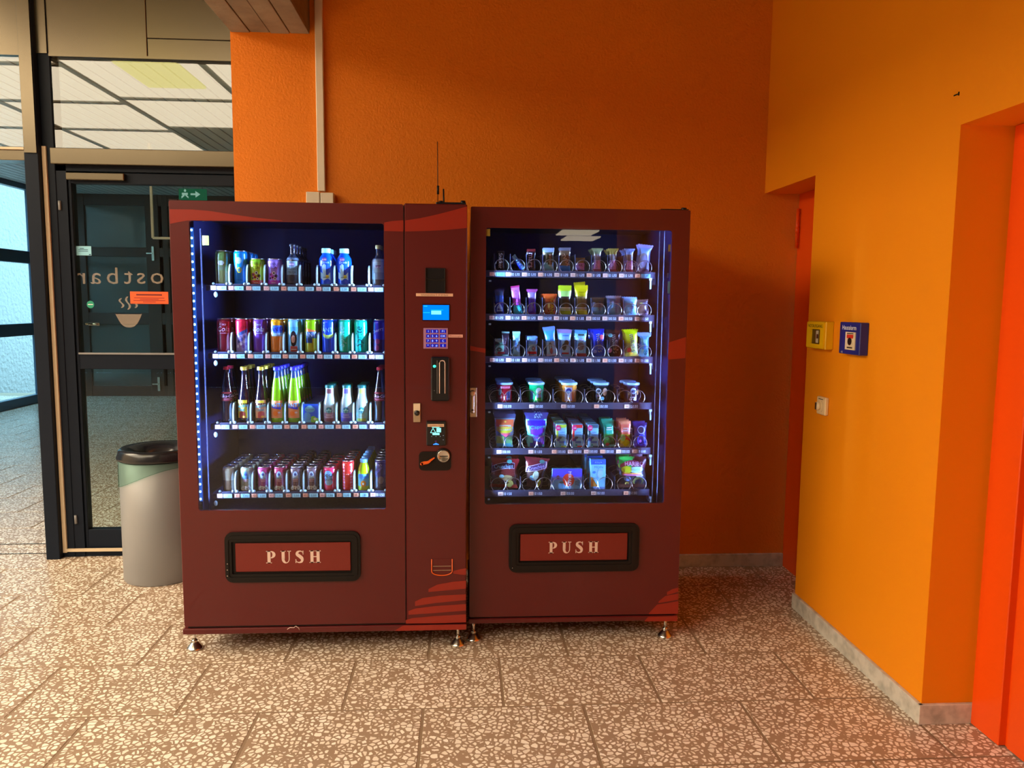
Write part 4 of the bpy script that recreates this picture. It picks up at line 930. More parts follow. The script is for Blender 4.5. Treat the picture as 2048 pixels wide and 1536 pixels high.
# --- row 1
r = .0285
def a_(b, W, r, h):
    b.strip(W, -.016, .016, .062, .078, rgb(120, 130, 100)); b.oval(W, 0, .093, .014, .009, rgb(190, 200, 190)); b.strip(W, -.014, .014, .083, .088, rgb(110, 30, 50)); b.text(W, 'Latte', 0, .0855, .009, WHITE, off=.0015)
can('tall_can', 'olive green tall can at the left end of the top drinks shelf', 'can', X1(446, 0, YF + r), YF + r, Z1[0], r, .145, [(0, rgb(125, 125, 70)), (.06, rgb(110, 135, 60)), (.11, rgb(105, 140, 70))], a_, group=R0, lane_n=2, blabel='olive green tall can at the left end of top shelf')
r = .0275
def a_(b, W, r, h):
    b.oval(W, -.002, .103, .013, .014, rgb(170, 210, 215), 12); b.strip(W, -.0115, .0085, .100, .109, rgb(40, 60, 110)); b.text(W, 'milk', -.002, .1045, .010, WHITE, off=.0016)
    b.oval(W, 0, .063, .010, .012, rgb(210, 200, 40), 12); b.oval(W, 0, .063, .006, .007, rgb(70, 110, 120), 8, .0014); b.text(W, 'Vanille', 0, .022, .010, rgb(10, 60, 160), off=.0012)
can('tall_can', 'bright blue tall can on the top drinks shelf', 'can', X1(482, 0, YF + r), YF + r, Z1[0], r, .145, [(0, rgb(0, 140, 235))], a_, group=R0, lane_n=3, blabel='bright blue tall can on the top shelf')
def bubble(c1, c2, c3):
    def a_(b, W, r, h):
        b.text(W, 'BUBBLE', 0, .090, .016, c3, sx=.80); b.text(W, 'TEA', 0, .075, .017, c3)
        for k, (u, v, s) in enumerate(((-.012, .045, .008), (.002, .052, .007), (.012, .040, .007), (-.004, .034, .007), (.006, .028, .006), (-.014, .030, .005))): b.oval(W, u, v, s, s, (c2, WHITE, c3)[k % 3], 8, .0008); b.oval(W, u, v, s * .5, s * .5, rgb(60, 20, 30), 6, .0014)
        b.strip(W, -.018, .018, .004, .018, c2, 8)
        b.strip(W, -.008, .008, .010, .012, WHITE, 4, .0012)
    return a_
r = .0325
can('bubble_tea_can', 'short yellow green bubble tea can on the top drinks shelf', 'can', X1(514.5, 0, YF + r), YF + r, Z1[0], r, .113, [(0, rgb(190, 70, 60)), (.022, rgb(175, 205, 40)), (.09, rgb(140, 200, 40))], bubble(0, rgb(190, 70, 60), rgb(90, 60, 20)), group=R0, waist=.06)
can('bubble_tea_can', 'short purple bubble tea can on the top drinks shelf', 'can', X1(549.5, 0, YF + r), YF + r, Z1[0], r, .113, [(0, rgb(190, 60, 180)), (.022, rgb(165, 130, 225))], bubble(0, rgb(190, 60, 180), rgb(70, 30, 90)), group=R0, waist=.06)
# ---- bottles
def bottle(name, label, cat, X, Y, Z, prof, colf, cap, capc, art=None, a0=0, group=None, mat='bottle', capmat='plastic', seg=24):
    t = thing(name, label, cat, (X, Y, Z), group)
    b = MB(); b.lathe(prof, seg, col=colf); W = cyl(profile_fn(prof), a0)
    obj('body', b, M[mat], t, (0, 0, 0))
    if art: b = MB(); art(b, W); obj('label', b, M['paper'], t, (0, 0, 0))
    b = MB(); cr, z0, z1 = cap; b.lathe([(cr, z0), (cr * 1.02, z0 + .002), (cr * .98, z1 - .002), (cr * .9, z1), (0, z1)], 18, col=capc); obj('cap', b, M[capmat], t, (0, 0, 0)); return t
MILKP = [(.026, 0), (.028, .004), (.029, .03), (.029, .092), (.0285, .108), (.024, .118), (.014, .126), (.011, .134), (.010, .165), (.012, .168), (.012, .174)]
def a_(b, W):
    b.strip(W, -.026, .026, .010, .104, rgb(120, 150, 165), 16, .0006); b.strip(W, -.026, .026, .010, .045, rgb(60, 55, 60), 16, .001)
    b.strip(W, -.012, .012, .083, .096, rgb(110, 90, 160), 6, .0012); b.strip(W, -.010, .010, .086, .093, rgb(200, 180, 220), 6, .0016); b.text(W, 'SCHOKO', 0, .070, .012, rgb(20, 25, 35), off=.0015); b.text(W, 'MILCH', 0, .057, .012, rgb(20, 25, 35), off=.0015); b.oval(W, .002, .032, .012, .014, rgb(30, 22, 30), 10, .0014)
rm = .0295
tm = bottle('milk_bottle', 'grey labelled chocolate milk bottle on the top drinks shelf', 'bottle', X1(586, 0, YF + rm), YF + rm, Z1[0], MILKP, bands([(0, rgb(45, 42, 50)), (.104, rgb(95, 110, 130)), (.118, rgb(40, 45, 60))]), (.0125, .166, .176), rgb(25, 25, 40), a_, group=R0)
lane(tm, 4, .062, 'grey chocolate milk bottle on the top shelf')
def a_(b, W):
    b.strip(W, -.026, .026, .060, .104, rgb(150, 165, 170), 16, .0006); b.strip(W, -.010, .012, .078, .090, rgb(110, 60, 110), 6, .0012); b.text(W, 'Latte', .001, .0835, .012, WHITE, off=.0017)
tm = bottle('milk_bottle', 'pale grey milk bottle with a cream cap right end of top shelf', 'bottle', X1(757, 0, YF + rm), YF + rm, Z1[0], MILKP, bands([(0, rgb(90, 80, 80)), (.06, rgb(140, 150, 160)), (.104, rgb(150, 165, 170)), (.118, rgb(50, 55, 80))]), (.0125, .160, .177), rgb(190, 185, 120), a_, group=R0)
lane(tm, 1, .062, 'pale grey milk bottle right end of top shelf')
BLUEP = [(.024, 0), (.029, .004), (.030, .012), (.0285, .03), (.0275, .05), (.031, .075), (.0325, .100), (.030, .118), (.022, .130), (.018, .136), (.018, .142)]
def a_(b, W):
    b.strip(W, -.012, .002, lambda u: .034, lambda u: .095 - abs(u + .004) * 1.2, rgb(170, 215, 235), 8, .001)
    b.strip(W, -.024, .020, lambda u: .028 + .004 * sin(u * 200), lambda u: .050 - .010 * cos(u * 130), rgb(190, 230, 240), 16, .0009)
    b.oval(W, .006, .040, .008, .007, rgb(235, 225, 70), 10, .0016); b.strip(W, -.010, .014, .036, .038, rgb(60, 60, 20), 6, .002)
    b.oval(W, -.004, .113, .010, .008, rgb(140, 70, 150), 10, .001); b.text(W, 'milk', -.004, .112, .010, WHITE, off=.0018); b.text(W, 'Drink', 0, .100, .013, rgb(180, 220, 240), off=.0016); b.strip(W, -.024, .024, .002, .008, rgb(120, 225, 235), 12, .0006)
for cx, lab, n_ in ((652, 'left blue plastic milk drink bottle with white cap on top shelf', 2), (690, 'right blue plastic milk drink bottle with white cap on top shelf', 0)):
    t = bottle('milk_drink_bottle', lab, 'bottle', X1(cx, 0, YF + .032), YF + .032, Z1[0], BLUEP, lambda i, z, t: rgb(10, 85, 240), (.0205, .140, .160), rgb(165, 235, 245), a_, group=R0)
    if n_: lane(t, n_, .066, 'blue plastic milk drink bottle on top shelf')

# --- row 2: slim cans
r, h = .0290, .146
def script(txt, c):
    def a_(b, W, r, h):
        b.text(W, txt, 0, .102, .030, c, sx=.95, shear=.25, off=.0012); b.text(W, 'Coca', -.001, .122, .014, c, sx=.9, shear=.25, off=.0012); b.strip(W, -.014, .016, .083, .0845, c, 6, .001)
    return a_
FAN = lambda c, out, y=.100, rot=0, bg=None: (lambda b, W, r, h: (b.strip(W, -.022, .022, y - .016, y + .016, bg, 12, .0006) if bg else None, b.text(W, 'FANTA', 0, y, .026, out, sx=.86, rot=rot, off=.0012), b.text(W, 'FANTA', -.0008, y + .0008, .026, c, sx=.84, rot=rot, off=.0018)))
SKY = rgb(90, 180, 255); NAVY = rgb(20, 30, 190)
def art_portrait(b, W, r, h):
    b.strip(W, -.024, .024, .094, .112, rgb(80, 170, 220), 10); b.oval(W, -.002, .062, .014, .033, rgb(40, 30, 40), 14, .0007); b.oval(W, -.003, .060, .008, .016, rgb(215, 175, 165), 10, .0014); b.strip(W, -.016, .014, lambda u: .006, lambda u: .030, rgb(165, 70, 60), 8, .0012); b.strip(W, -.012, .010, .014, .018, rgb(210, 190, 180), 6, .0018)
def art_blend(b, W, r, h):
    b.strip(W, -.024, .024, lambda u: .078 + .5 * u, lambda u: .092 + .5 * u, rgb(60, 80, 150), 10); b.strip(W, -.024, .024, lambda u: .010, lambda u: .078 + .5 * u, rgb(165, 150, 205), 10)
    for k in range(9): b.oval(W, -.018 + .0045 * k, .028 + .010 * (k * 7 % 5), .005, .007, (rgb(230, 225, 250), rgb(70, 70, 130), rgb(130, 90, 170))[k % 3], 8, .001)
    b.text(W, 'Cola', 0, .108, .020, rgb(120, 15, 35), rot=.3, off=.0014)
def art_mezzo(b, W, r, h): pass
def art_orange(b, W, r, h):
    b.strip(W, -.026, .026, .086, .118, rgb(60, 120, 255), 12, .0006); b.strip(W, -.026, .026, .072, .086, rgb(150, 190, 230), 12, .0006); FAN(NAVY, NAVY, .101)(b, W, r, h)
    b.strip(W, -.002, .014, lambda u: .045 + u * 1.1, lambda u: .055 + u * 1.2, rgb(240, 130, 40), 6, .001)
def art_lime(b, W, r, h):
    b.strip(W, -.026, .026, lambda u: .090 - u * .2, lambda u: .102 - u * .25, rgb(235, 130, 70), 10, .0006); b.strip(W, -.026, .026, lambda u: .064, lambda u: .092, rgb(60, 110, 170), 12, .0007); b.strip(W, -.026, .004, lambda u: .044, lambda u: .064, rgb(30, 60, 140), 8, .0007); FAN(rgb(175, 200, 240), rgb(30, 50, 140), .079)(b, W, r, h)
def art_blue(b, W, r, h):
    FAN(rgb(140, 210, 255), rgb(20, 60, 200), .100)(b, W, r, h); b.strip(W, -.024, .024, lambda u: .066 + 9 * u * u * 2, lambda u: .078 + 9 * u * u * 2, rgb(190, 230, 120), 12, .0008); b.strip(W, -.024, .024, lambda u: .062 + 9 * u * u * 2, lambda u: .066 + 9 * u * u * 2, rgb(130, 220, 235), 12, .0009)
def art_sprite(c1, c2, u0):
    def a_(b, W, r, h):
        b.strip(W, u0 - .012, u0 + .010, .010, .134, c1, 6, .0006); b.text(W, 'Sprite', u0, .072, .040, c2, rot=pi / 2, sx=.95, shear=.2, off=.0012)
    return a_
def art_berry(b, W, r, h):
    b.text(W, 'Cherry', 0, .100, .020, rgb(190, 190, 250), rot=.35, off=.0012); b.oval(W, .001, .052, .011, .012, rgb(130, 40, 100), 10); b.oval(W, -.002, .024, .011, .013, rgb(120, 35, 90), 10)
specs2 = [
    (449, [(0, rgb(125, 15, 35)), (.078, rgb(150, 22, 42))], script('Cola', rgb(235, 190, 220)), .15, 'dark red cola can left end of the second shelf', 'dark red cola can left end of second shelf', 3),
    (487, [(0, rgb(190, 175, 220)), (.07, rgb(225, 30, 60))], art_blend, .1, 'red and silver patterned cola can on the second shelf', 'red and silver patterned can on second shelf', 3),
    (522.5, [(0, rgb(115, 60, 190)), (.075, rgb(110, 60, 160))], script('Cola', rgb(200, 225, 255)), -.05, 'purple cola can with white script on the second shelf', 'purple cola can on second shelf', 3),
    (556.5, [(0, rgb(225, 135, 50)), (.07, rgb(225, 150, 60)), (.118, rgb(235, 160, 20))], art_orange, .15, 'orange lemonade can with blue lettering on the second shelf', 'orange lemonade can on second shelf', 3),
    (591, [(0, rgb(120, 195, 235))], art_portrait, .1, 'pale blue can with a dark haired portrait on second shelf', 'pale blue portrait can on second shelf', 3),
    (625, [(0, rgb(175, 180, 40)), (.06, rgb(150, 210, 20))], art_lime, .1, 'lime green lemonade can on the second shelf', 'lime green lemonade can on second shelf', 3),
    (658, [(0, rgb(15, 80, 250))], art_blue, .05, 'strong blue lemonade can with a lime slice on second shelf', 'strong blue lemonade can on second shelf', 2),
    (690.5, [(0, rgb(0, 185, 145))], art_sprite(rgb(85, 215, 200), rgb(150, 225, 225), -.014), 0, 'green can with pale vertical lettering on the second shelf', 'green can with pale lettering on second shelf', 2),
    (719.5, [(0, rgb(10, 205, 180))], art_sprite(rgb(20, 215, 200), rgb(0, 60, 80), -.006), 0, 'turquoise can with dark vertical lettering on the second shelf', 'turquoise can with dark lettering on second shelf', 3),
    (762, [(0, rgb(45, 25, 90)), (.06, rgb(35, 30, 170))], art_berry, -.3, 'dark blue cherry cola can right end of the second shelf', 'dark blue cherry can right end of second shelf', 2)]
for cx, spec, art, a0, lab, bl, n_ in specs2:
    can('soda_can', lab, 'can', X1(cx, 1, YF + r), YF + r, Z1[1], r, h, spec, art, a0, R1, lane_n=n_, blabel=bl)

# --- row 3
GP = [(.0255, 0), (.0275, .004), (.0275, .085), (.026, .105), (.018, .150), (.0125, .190), (.0115, .222), (.0135, .225), (.0135, .232)]
COLAP = [(.025, 0), (.0275, .006), (.0255, .05), (.0265, .095), (.027, .12), (.022, .155), (.0145, .19), (.0115, .215), (.0115, .228), (.0135, .23), (.0135, .236)]
DK = rgb(16, 14, 34)
def a_cola(b, W):
    b.strip(W, -.027, .027, .096, .135, rgb(135, 22, 40), 16, .0007); b.text(W, 'Coca-Cola', .002, .118, .0165, rgb(250, 205, 235), sx=.92, shear=.25, off=.0013); b.strip(W, -.02, .022, .104, .1055, rgb(220, 150, 180), 8, .0012)
for cx, lab, n_, a0 in ((455, 'dark cola bottle with red label left end of third shelf', 1, .2), (760, 'dark cola bottle with red label right end of third shelf', 2, -.1)):
    t = bottle('cola_bottle', lab, 'bottle', X1(cx, 2, YF + .028), YF + .028, Z1[2], COLAP, lambda i, z, t: DK, (.0135, .230, .243), rgb(190, 20, 50), a_cola, a0, R2); lane(t, n_, .060, lab.replace(' with red label', ''))
def a_mez(flip):
    def a_(b, W):
        b.strip(W, -.026, .026, .022, .100, rgb(225, 205, 40) if flip else rgb(245, 185, 140), 16, .0007); b.strip(W, -.010, .018, lambda u: .022, lambda u: .052 - .4 * abs(u - .004), rgb(170, 60, 50) if flip else rgb(215, 95, 100), 8, .0012)
        b.strip(W, -.012, .016, .088, .098, rgb(225, 205, 20), 8, .0012)
        b.text(W, 'mezzo', 0, .075, .0215, rgb(20, 70, 110), sx=.92, rot=.18, off=.0016); b.text(W, 'mezzo', -.0005, .0757, .0205, rgb(90, 220, 240), sx=.92, rot=.18, off=.0022); b.text(W, 'mix', 0, .059, .0215, rgb(20, 70, 110), rot=.12, off=.0016); b.text(W, 'mix', -.0005, .0597, .0205, rgb(90, 220, 240), rot=.12, off=.0022); b.oval(W, .010, .028, .007, .005, rgb(250, 200, 90), 8, .0018)
    return a_
t = bottle('mixed_cola_bottle', 'dark glass bottle with yellow label and gold cap on third shelf', 'bottle', X1(490.5, 2, YF + .028), YF + .028, Z1[2], GP, lambda i, z, t: DK, (.0155, .228, .243), rgb(205, 175, 60), a_mez(1), -.35, R2); lane(t, 2, .060, 'yellow labelled dark bottle on third shelf')
t = bottle('mixed_cola_bottle', 'dark glass bottle with orange pink label and yellow cap on third shelf', 'bottle', X1(523, 2, YF + .028), YF + .028, Z1[2], GP, lambda i, z, t: DK, (.0155, .228, .243), rgb(235, 215, 70), a_mez(0), 0, R2); lane(t, 3, .060, 'orange labelled dark bottle on third shelf')
FP = [(.026, 0), (.029, .004), (.029, .085), (.028, .10), (.022, .150), (.0145, .195), (.0115, .215), (.0115, .226), (.0135, .229), (.0135, .233)]
def a_fan(b, W):
    b.strip(W, -.028, .028, .022, .098, rgb(235, 150, 90), 16, .0007); b.strip(W, -.022, .020, lambda u: .062 - .2 * u, lambda u: .070, rgb(60, 60, 220), 10, .0010); b.text(W, 'FANTA', 0, .077, .027, rgb(50, 50, 210), sx=.80, off=.0014); b.text(W, 'FANTA', -.0008, .078, .026, rgb(110, 200, 255), sx=.80, off=.002)
    b.oval(W, -.004, .042, .011, .011, rgb(245, 130, 20), 10, .001); b.oval(W, .012, .046, .006, .004, rgb(240, 220, 225), 8, .0016)
LIQ = bands([(0, rgb(110, 125, 45)), (.022, rgb(130, 190, 20)), (.205, rgb(40, 70, 130))])  # orange drink made green, the tint of the blue light put into its colour
for cx, lab, n_, bl in ((555, 'left orange lemonade glass bottle, drink coloured green as under blue light, violet cap', 3, 'left violet capped lemonade bottle on third shelf'), (588.5, 'right orange lemonade glass bottle, drink coloured green as under blue light, violet cap', 4, 'right violet capped lemonade bottle on third shelf')):
    t = bottle('lemonade_bottle', lab, 'bottle', X1(cx, 2, YF + .030), YF + .030, Z1[2], FP, LIQ, (.0155, .228, .243), rgb(60, 50, 235), a_fan, 0, R2); lane(t, n_, .062, bl)
# cocoa cartons with arched tops
CR = [(-.033, 0), (.033, 0), (.033, .070), (.0295, .083), (-.0295, .083), (-.033, .070)]
def carton(first):
    t = thing('drink_carton', 'blue drink carton with a white cloud badge on the third shelf', 'carton', (X1(622, 2, YF + .0328), YF + .022, Z1[2]), R2)
    b = MB(); b.prism(CR, -.021, .021, c=rgb(20, 100, 240)); W = lambda u, v, off: (u, -.021 - off, v)
    b.strip(W, -.0325, .0325, 0.002, lambda u: .018 + .004 * sin(u * 160), rgb(110, 190, 235), 14); b.oval(W, -.016, .030, .015, .018, rgb(90, 170, 235), 10, .0008); b.strip(W, .0, .033, .002, lambda u: .026 + .005 * sin(u * 150), rgb(120, 195, 60), 10, .0009); b.oval(W, .018, .018, .007, .006, rgb(220, 235, 210), 8, .0012)
    b.oval(W, -.004, .060, .022, .013, rgb(95, 185, 230), 16, .0008); b.oval(W, -.004, .066, .014, .012, rgb(120, 205, 240), 14, .0009); b.text(W, 'Landmilch', -.004, .0595, .0085, rgb(40, 90, 160), off=.0015)
    b.strip(lambda u, v, off: (u, -.0215 + v, .083 + off), -.0295, .0295, 0.001, .004, rgb(90, 160, 240), 2); obj('box', b, M['film'], t, (0, 0, 0)); return t
lane(carton(1), 6, .046, 'blue drink carton on the third shelf')
FRP = [(.023, 0), (.0275, .005), (.028, .03), (.0285, .055), (.027, .085), (.0185, .120), (.0175, .150), (.0165, .158)]
def a_frap(c1, c2):
    def a_(b, W):
        b.strip(W, -.027, .027, .006, .045, c1, 14, .0007); b.oval(W, 0, .055, .0145, .0150, c1, 14, .0010); b.oval(W, 0, .056, .0125, .0130, rgb(20, 125, 135), 14, .0016)
        b.oval(W, 0, .058, .0035, .005, rgb(160, 235, 235), 8, .0022)      # pale wavy emblem
        for s in (-1, 1): b.strip(W, s * .004, s * .010, lambda u: .049 + .3 * abs(u), lambda u: .056 + .35 * abs(u), rgb(160, 235, 235), 4, .0022); b.strip(W, s * .002, s * .008, lambda u: .046, lambda u: .048, rgb(160, 235, 235), 3, .0022)
        b.strip(W, -.013, .013, .034, .036, WHITE, 6, .0012); b.text(W, 'frappuccino', 0, .027, .0085, rgb(240, 230, 240), off=.0014); b.strip(W, -.020, .020, .008, .020, c2, 8, .0012); b.strip(W, -.017, .017, .128, .148, c2, 10, .0008)
    return a_
for cx, c1, c2, lab, bl, n_ in ((661.5, rgb(150, 110, 125), rgb(120, 60, 70), 'milky coffee bottle with a brown label on third shelf', 'brown labelled coffee bottle on third shelf', 2),
                            (694, rgb(110, 110, 215), rgb(95, 80, 190), 'milky coffee bottle with a violet label on third shelf', 'violet labelled coffee bottle on third shelf', 1),
                            (724, rgb(150, 205, 190), rgb(190, 205, 90), 'milky coffee bottle with a pale green label on third shelf', 'green labelled coffee bottle on third shelf', 2)):
    t = bottle('coffee_bottle', lab, 'bottle', X1(cx, 2, YF + .029), YF + .029, Z1[2], FRP, bands([(0, rgb(150, 165, 160)), (.006, rgb(170, 190, 180))]), (.0195, .152, .165), rgb(5, 95, 90), a_frap(c1, c2), 0, R2); lane(t, n_, .060, bl)

# --- row 4
def cup_art(ct, cl, hi):
    def a_(b, W, r, h):
        b.strip(W, -.012, .012, .057, lambda u: .057 + .033 * sqrt(max(0, 1 - (u / .0125) ** 2)), cl, 12, .0007)
        b.oval(W, 0, .076, .006, .006, hi, 8, .0013); b.text(W, 'CAFFE', 0, .061, .0075, rgb(60, 70, 90), off=.0014); b.strip(W, -.011, .011, .051, .0535, rgb(225, 190, 210), 8, .0008); b.strip(W, -.009, .009, .045, .047, rgb(225, 190, 210), 8, .0008)
        for k in range(7): b.oval(W, -.018 + .006 * k, .013 + .004 * (k % 2), .0055, .008 + .002 * (k % 3), rgb(200, 200, 185), 6, .0009)
        for k in range(4): b.oval(W, -.012 + .008 * k, .014 + .003 * (k % 2), .0016, .002, rgb(60, 40, 40), 5, .0018)
    return a_
r, h = .0268, .108
for cx, spec, art, lab, bl, n_ in (
    (459, [(0, rgb(125, 100, 75)), (.05, rgb(165, 155, 125))], None, 'beige coffee cup can left end of the bottom shelf', 'beige cup can left end of bottom shelf', 5),
    (494, [(0, rgb(150, 150, 120)), (.055, rgb(150, 170, 160)), (.09, rgb(170, 190, 160))], cup_art(0, rgb(100, 160, 215), rgb(60, 90, 170)), 'beige and blue coffee cup can on the bottom shelf', 'beige and blue cup can on bottom shelf', 5),
    (528.5, [(0, rgb(140, 60, 115)), (.085, rgb(190, 65, 130))], cup_art(0, rgb(170, 205, 225), rgb(70, 90, 150)), 'left plum coffee cup can on the bottom shelf', 'left plum cup can on bottom shelf', 5),
    (560, [(0, rgb(130, 50, 75)), (.085, rgb(180, 55, 95))], cup_art(0, rgb(170, 205, 225), rgb(70, 90, 150)), 'right plum coffee cup can on the bottom shelf', 'right plum cup can on bottom shelf', 5),
    (592.5, [(0, rgb(95, 70, 75)), (.085, rgb(110, 90, 100))], cup_art(0, rgb(180, 215, 235), rgb(70, 90, 150)), 'left dark brown coffee cup can on the bottom shelf', 'left dark brown cup can on bottom shelf', 6),
    (624.5, [(0, rgb(100, 75, 80)), (.085, rgb(115, 95, 105))], cup_art(0, rgb(180, 215, 235), rgb(70, 90, 150)), 'right dark brown coffee cup can on the bottom shelf', 'right dark brown cup can on bottom shelf', 6)):
    can('coffee_can', lab, 'can', X1(cx, 3, YF + r), YF + r, Z1[3], r, h, spec, art, .05, R3, lane_n=n_, blabel=bl)
def a_dp(b, W, r, h):
    b.oval(W, 0, .066, .019, .025, rgb(120, 185, 240), 14, .0007); b.oval(W, .002, .040, .017, .014, rgb(150, 205, 245), 12, .0008); b.text(W, 'DOCK', 0, .070, .018, rgb(25, 35, 70), rot=.1, off=.0014); b.text(W, 'Cherry', 0, .052, .014, rgb(25, 35, 70), rot=.1, off=.0014)
can('soda_can', 'pink can with big blue white lettering on the bottom shelf', 'can', X1(660, 3, YF + .0295), YF + .0295, Z1[3], .0295, .108, [(0, rgb(220, 50, 95))], a_dp, -.1, R3, lane_n=4, blabel='pink can on bottom shelf')
def a_red(b, W, r, h):
    for s in (-1, 1):
        for k in range(9): b.oval(W, s * (.016 + .002 * (k % 2)), .012 + .013 * k, .006, .005, (rgb(240, 130, 160), rgb(230, 90, 120))[k % 2], 7, .0007)
    b.strip(W, -.006, .006, .074, .0755, WHITE, 4)
can('slim_can', 'tall coral red can on the bottom shelf', 'can', X1(698, 3, YF + .0262), YF + .0262, Z1[3], .0262, .134, [(0, rgb(225, 50, 45))], a_red, 0, R3, lane_n=4, blabel='tall coral red can on bottom shelf')
JP = [(.024, 0), (.0265, .004), (.027, .03), (.027, .075), (.024, .100), (.0155, .122), (.0145, .128)]
def a_j(b, W):
    b.strip(W, -.026, .026, .022, .075, rgb(110, 185, 215), 14, .0007); b.strip(W, -.026, .026, .055, .075, rgb(70, 150, 225), 14, .0010); b.oval(W, 0, .032, .012, .014, rgb(235, 150, 20), 12, .0012); b.oval(W, 0, .032, .004, .005, rgb(220, 240, 235), 8, .0018); b.text(W, 'Saft', .004, .064, .012, rgb(20, 80, 120), off=.0016)
t = bottle('juice_bottle', 'yellow green juice bottle with blue label and white cap on bottom shelf', 'bottle', X1(728, 3, YF + .028), YF + .028, Z1[3], JP, bands([(0, rgb(190, 200, 60)), (.075, rgb(170, 215, 20))]), (.0165, .124, .139), rgb(110, 175, 225), a_j, 0, R3); lane(t, 5, .058, 'yellow green juice bottle on bottom shelf')
def a_dk(b, W, r, h):
    b.oval(W, .010, .048, .013, .017, rgb(120, 105, 105), 12); b.text(W, 'Cacao', -.004, .090, .018, rgb(120, 110, 190), rot=.8)
    for k in range(12): b.oval(W, -.014 + .0035 * (k * 5 % 9), .112 + .002 * (k % 5), .0014, .0014, rgb(200, 190, 220), 5)
can('tall_can', 'dark violet tall can right end of the bottom shelf', 'can', X1(762, 3, YF + .029), YF + .029, Z1[3], .029, .137, [(0, rgb(60, 48, 62)), (.06, rgb(52, 46, 100))], a_dk, -.25, R3, lane_n=4, blabel='dark violet tall can right end of bottom shelf')

# ---------------------------------------------------------------- right machine: snacks
G2 = 'snacks on the %s shelf of the right machine'
NM = ['top', 'second', 'third', 'fourth', 'fifth', 'bottom']
YB = SY2 + .030
rnd = random.Random(11)
def pillow(mb, w, h, d, colf, nu=12, nv=16, crimp=.10, seed=0, taper=None):
    R = random.Random(seed); ph = [R.random() * 6 for _ in range(4)]
    def th(s, t_):
        e = min(1, max(0, (t_ - crimp) / (1 - 2 * crimp))); a_ = (sin(pi * e) ** .55 if 0 < e < 1 else 0) * (sin(pi * s) ** .5 if 0 < s < 1 else 0)
        return d / 2 * a_ * (1 + .10 * sin(9 * s + ph[0]) * sin(7 * t_ + ph[1]) + .05 * sin(23 * t_ + ph[2])) + .0006
    def width(t_):
        e = abs(t_ - .5) * 2; return (1 - .10 * (1 - e ** 4)) * (1 + .04 * sin(14 * t_ + ph[3])) * (taper(t_) if taper else 1)
    def pos(s, t_, side):
        z = t_ * h
        if t_ in (0, 1): z += .0016 * (1 if int(s * nu + .5) % 2 else -1) * (1 if t_ else -0.5)
        return ((s - .5) * w * width(t_), side * th(s, t_), max(z, 0) if t_ < .5 else z)
    for side in (-1, 1):
        v = []; f = []; c = []
        for j in range(nv + 1):
            for i in range(nu + 1): v.append(pos(i / nu, j / nv, side))
        for j in range(nv):
            for i in range(nu):
                q_ = [j * (nu + 1) + i, j * (nu + 1) + i + 1, (j + 1) * (nu + 1) + i + 1, (j + 1) * (nu + 1) + i]
                f.append(tuple(q_ if side < 0 else q_[::-1])); c.append(colf((i + .5) / nu, (j + .5) / nv))
        mb.faces(v, f, c, 0, True)
    return lambda u, v, off: (u, -th(min(.98, max(.02, u / (w * width(min(1, max(0, v / h)))) + .5)), min(1, max(0, v / h))) - off - .0008, v)
def clampx(row, X, hw):
    D = DIVX[row]
    for a_, c_ in zip(D, D[1:]):
        if a_ <= X <= c_: return min(max(X, a_ + hw + .001), c_ - hw - .001) if c_ - a_ > 2 * hw + .002 else (a_ + c_) / 2
    return X
def fit(row, vs, X):       # keep the pack between its lane dividers
    D = DIVX[row]; x0 = min(v[0] for v in vs); x1 = max(v[0] for v in vs)
    for a_, c_ in zip(D, D[1:]):
        if a_ <= X <= c_:
            a_ += .0015; c_ -= .0045
            if x1 - x0 > c_ - a_: k = (c_ - a_) / (x1 - x0); vs = [(x * k, y, z) for x, y, z in vs]; x0 *= k; x1 *= k
            return vs, min(max(X, a_ - x0), c_ - x1)
    return vs, X
def bag(row, name, label, cat, px, w, h, d, colf, art=None, rot=0, n=0, blabel=None, dy=.052, seed=0, taper=None, Y=None, cz=None, mat='film', nu=12, nv=16):
    """px = photo pixel of the middle of its foot"""
    Yp = (Y - YB if Y else 0) + SY2 + .0130 + d * .62; dy = .052 if row in (0, 1, 2) or (row == 4 and w < .09) else .084
    X = clampx(row, PX(px, ROWY2[row] - 12, Yp).x, w / 2); b = MB(); W = pillow(b, w, h, d, colf, nu, nv, seed=seed, taper=taper)
    if art: art(b, W, w, h)
    if rot:
        ca, sa = cos(rot), sin(rot); b.v = [(x * ca - z * sa, y, x * sa + z * ca) for x, y, z in b.v]
    mz = min(v[2] for v in b.v); b.v = [(x, y, z - mz) for x, y, z in b.v]
    b.v, X = fit(row, b.v, X)
    o = obj(name, b, M[mat], None, (X, Yp, SZ2[row] - .006)); tag(o, label, cat, G2 % NM[row])
    if n: lane(o, n, dy, blabel or label, parts=False, dx=.002)
    return o
def split(*zs):      # colours by height fraction
    def f(s, t_):
        c = zs[0][1]
        for z0, cc in zs:
            if t_ >= z0: c = cc
        return c
    return f
def vt(txt, size, c, u=0, v=None, rot=-pi / 2, sx=1, c2=None):
    def a_(b, W, w, h):
        if c2: b.text(W, txt, u + .0008, (v or h * .5) - .0008, size * 1.04, c2, rot=rot, sx=sx, off=.0008)
        b.text(W, txt, u, v or h * .5, size, c, rot=rot, sx=sx, off=.0014)
    return a_
CRIMP = lambda body, end: (lambda s, t_: end if t_ < .08 or t_ > .92 else body)
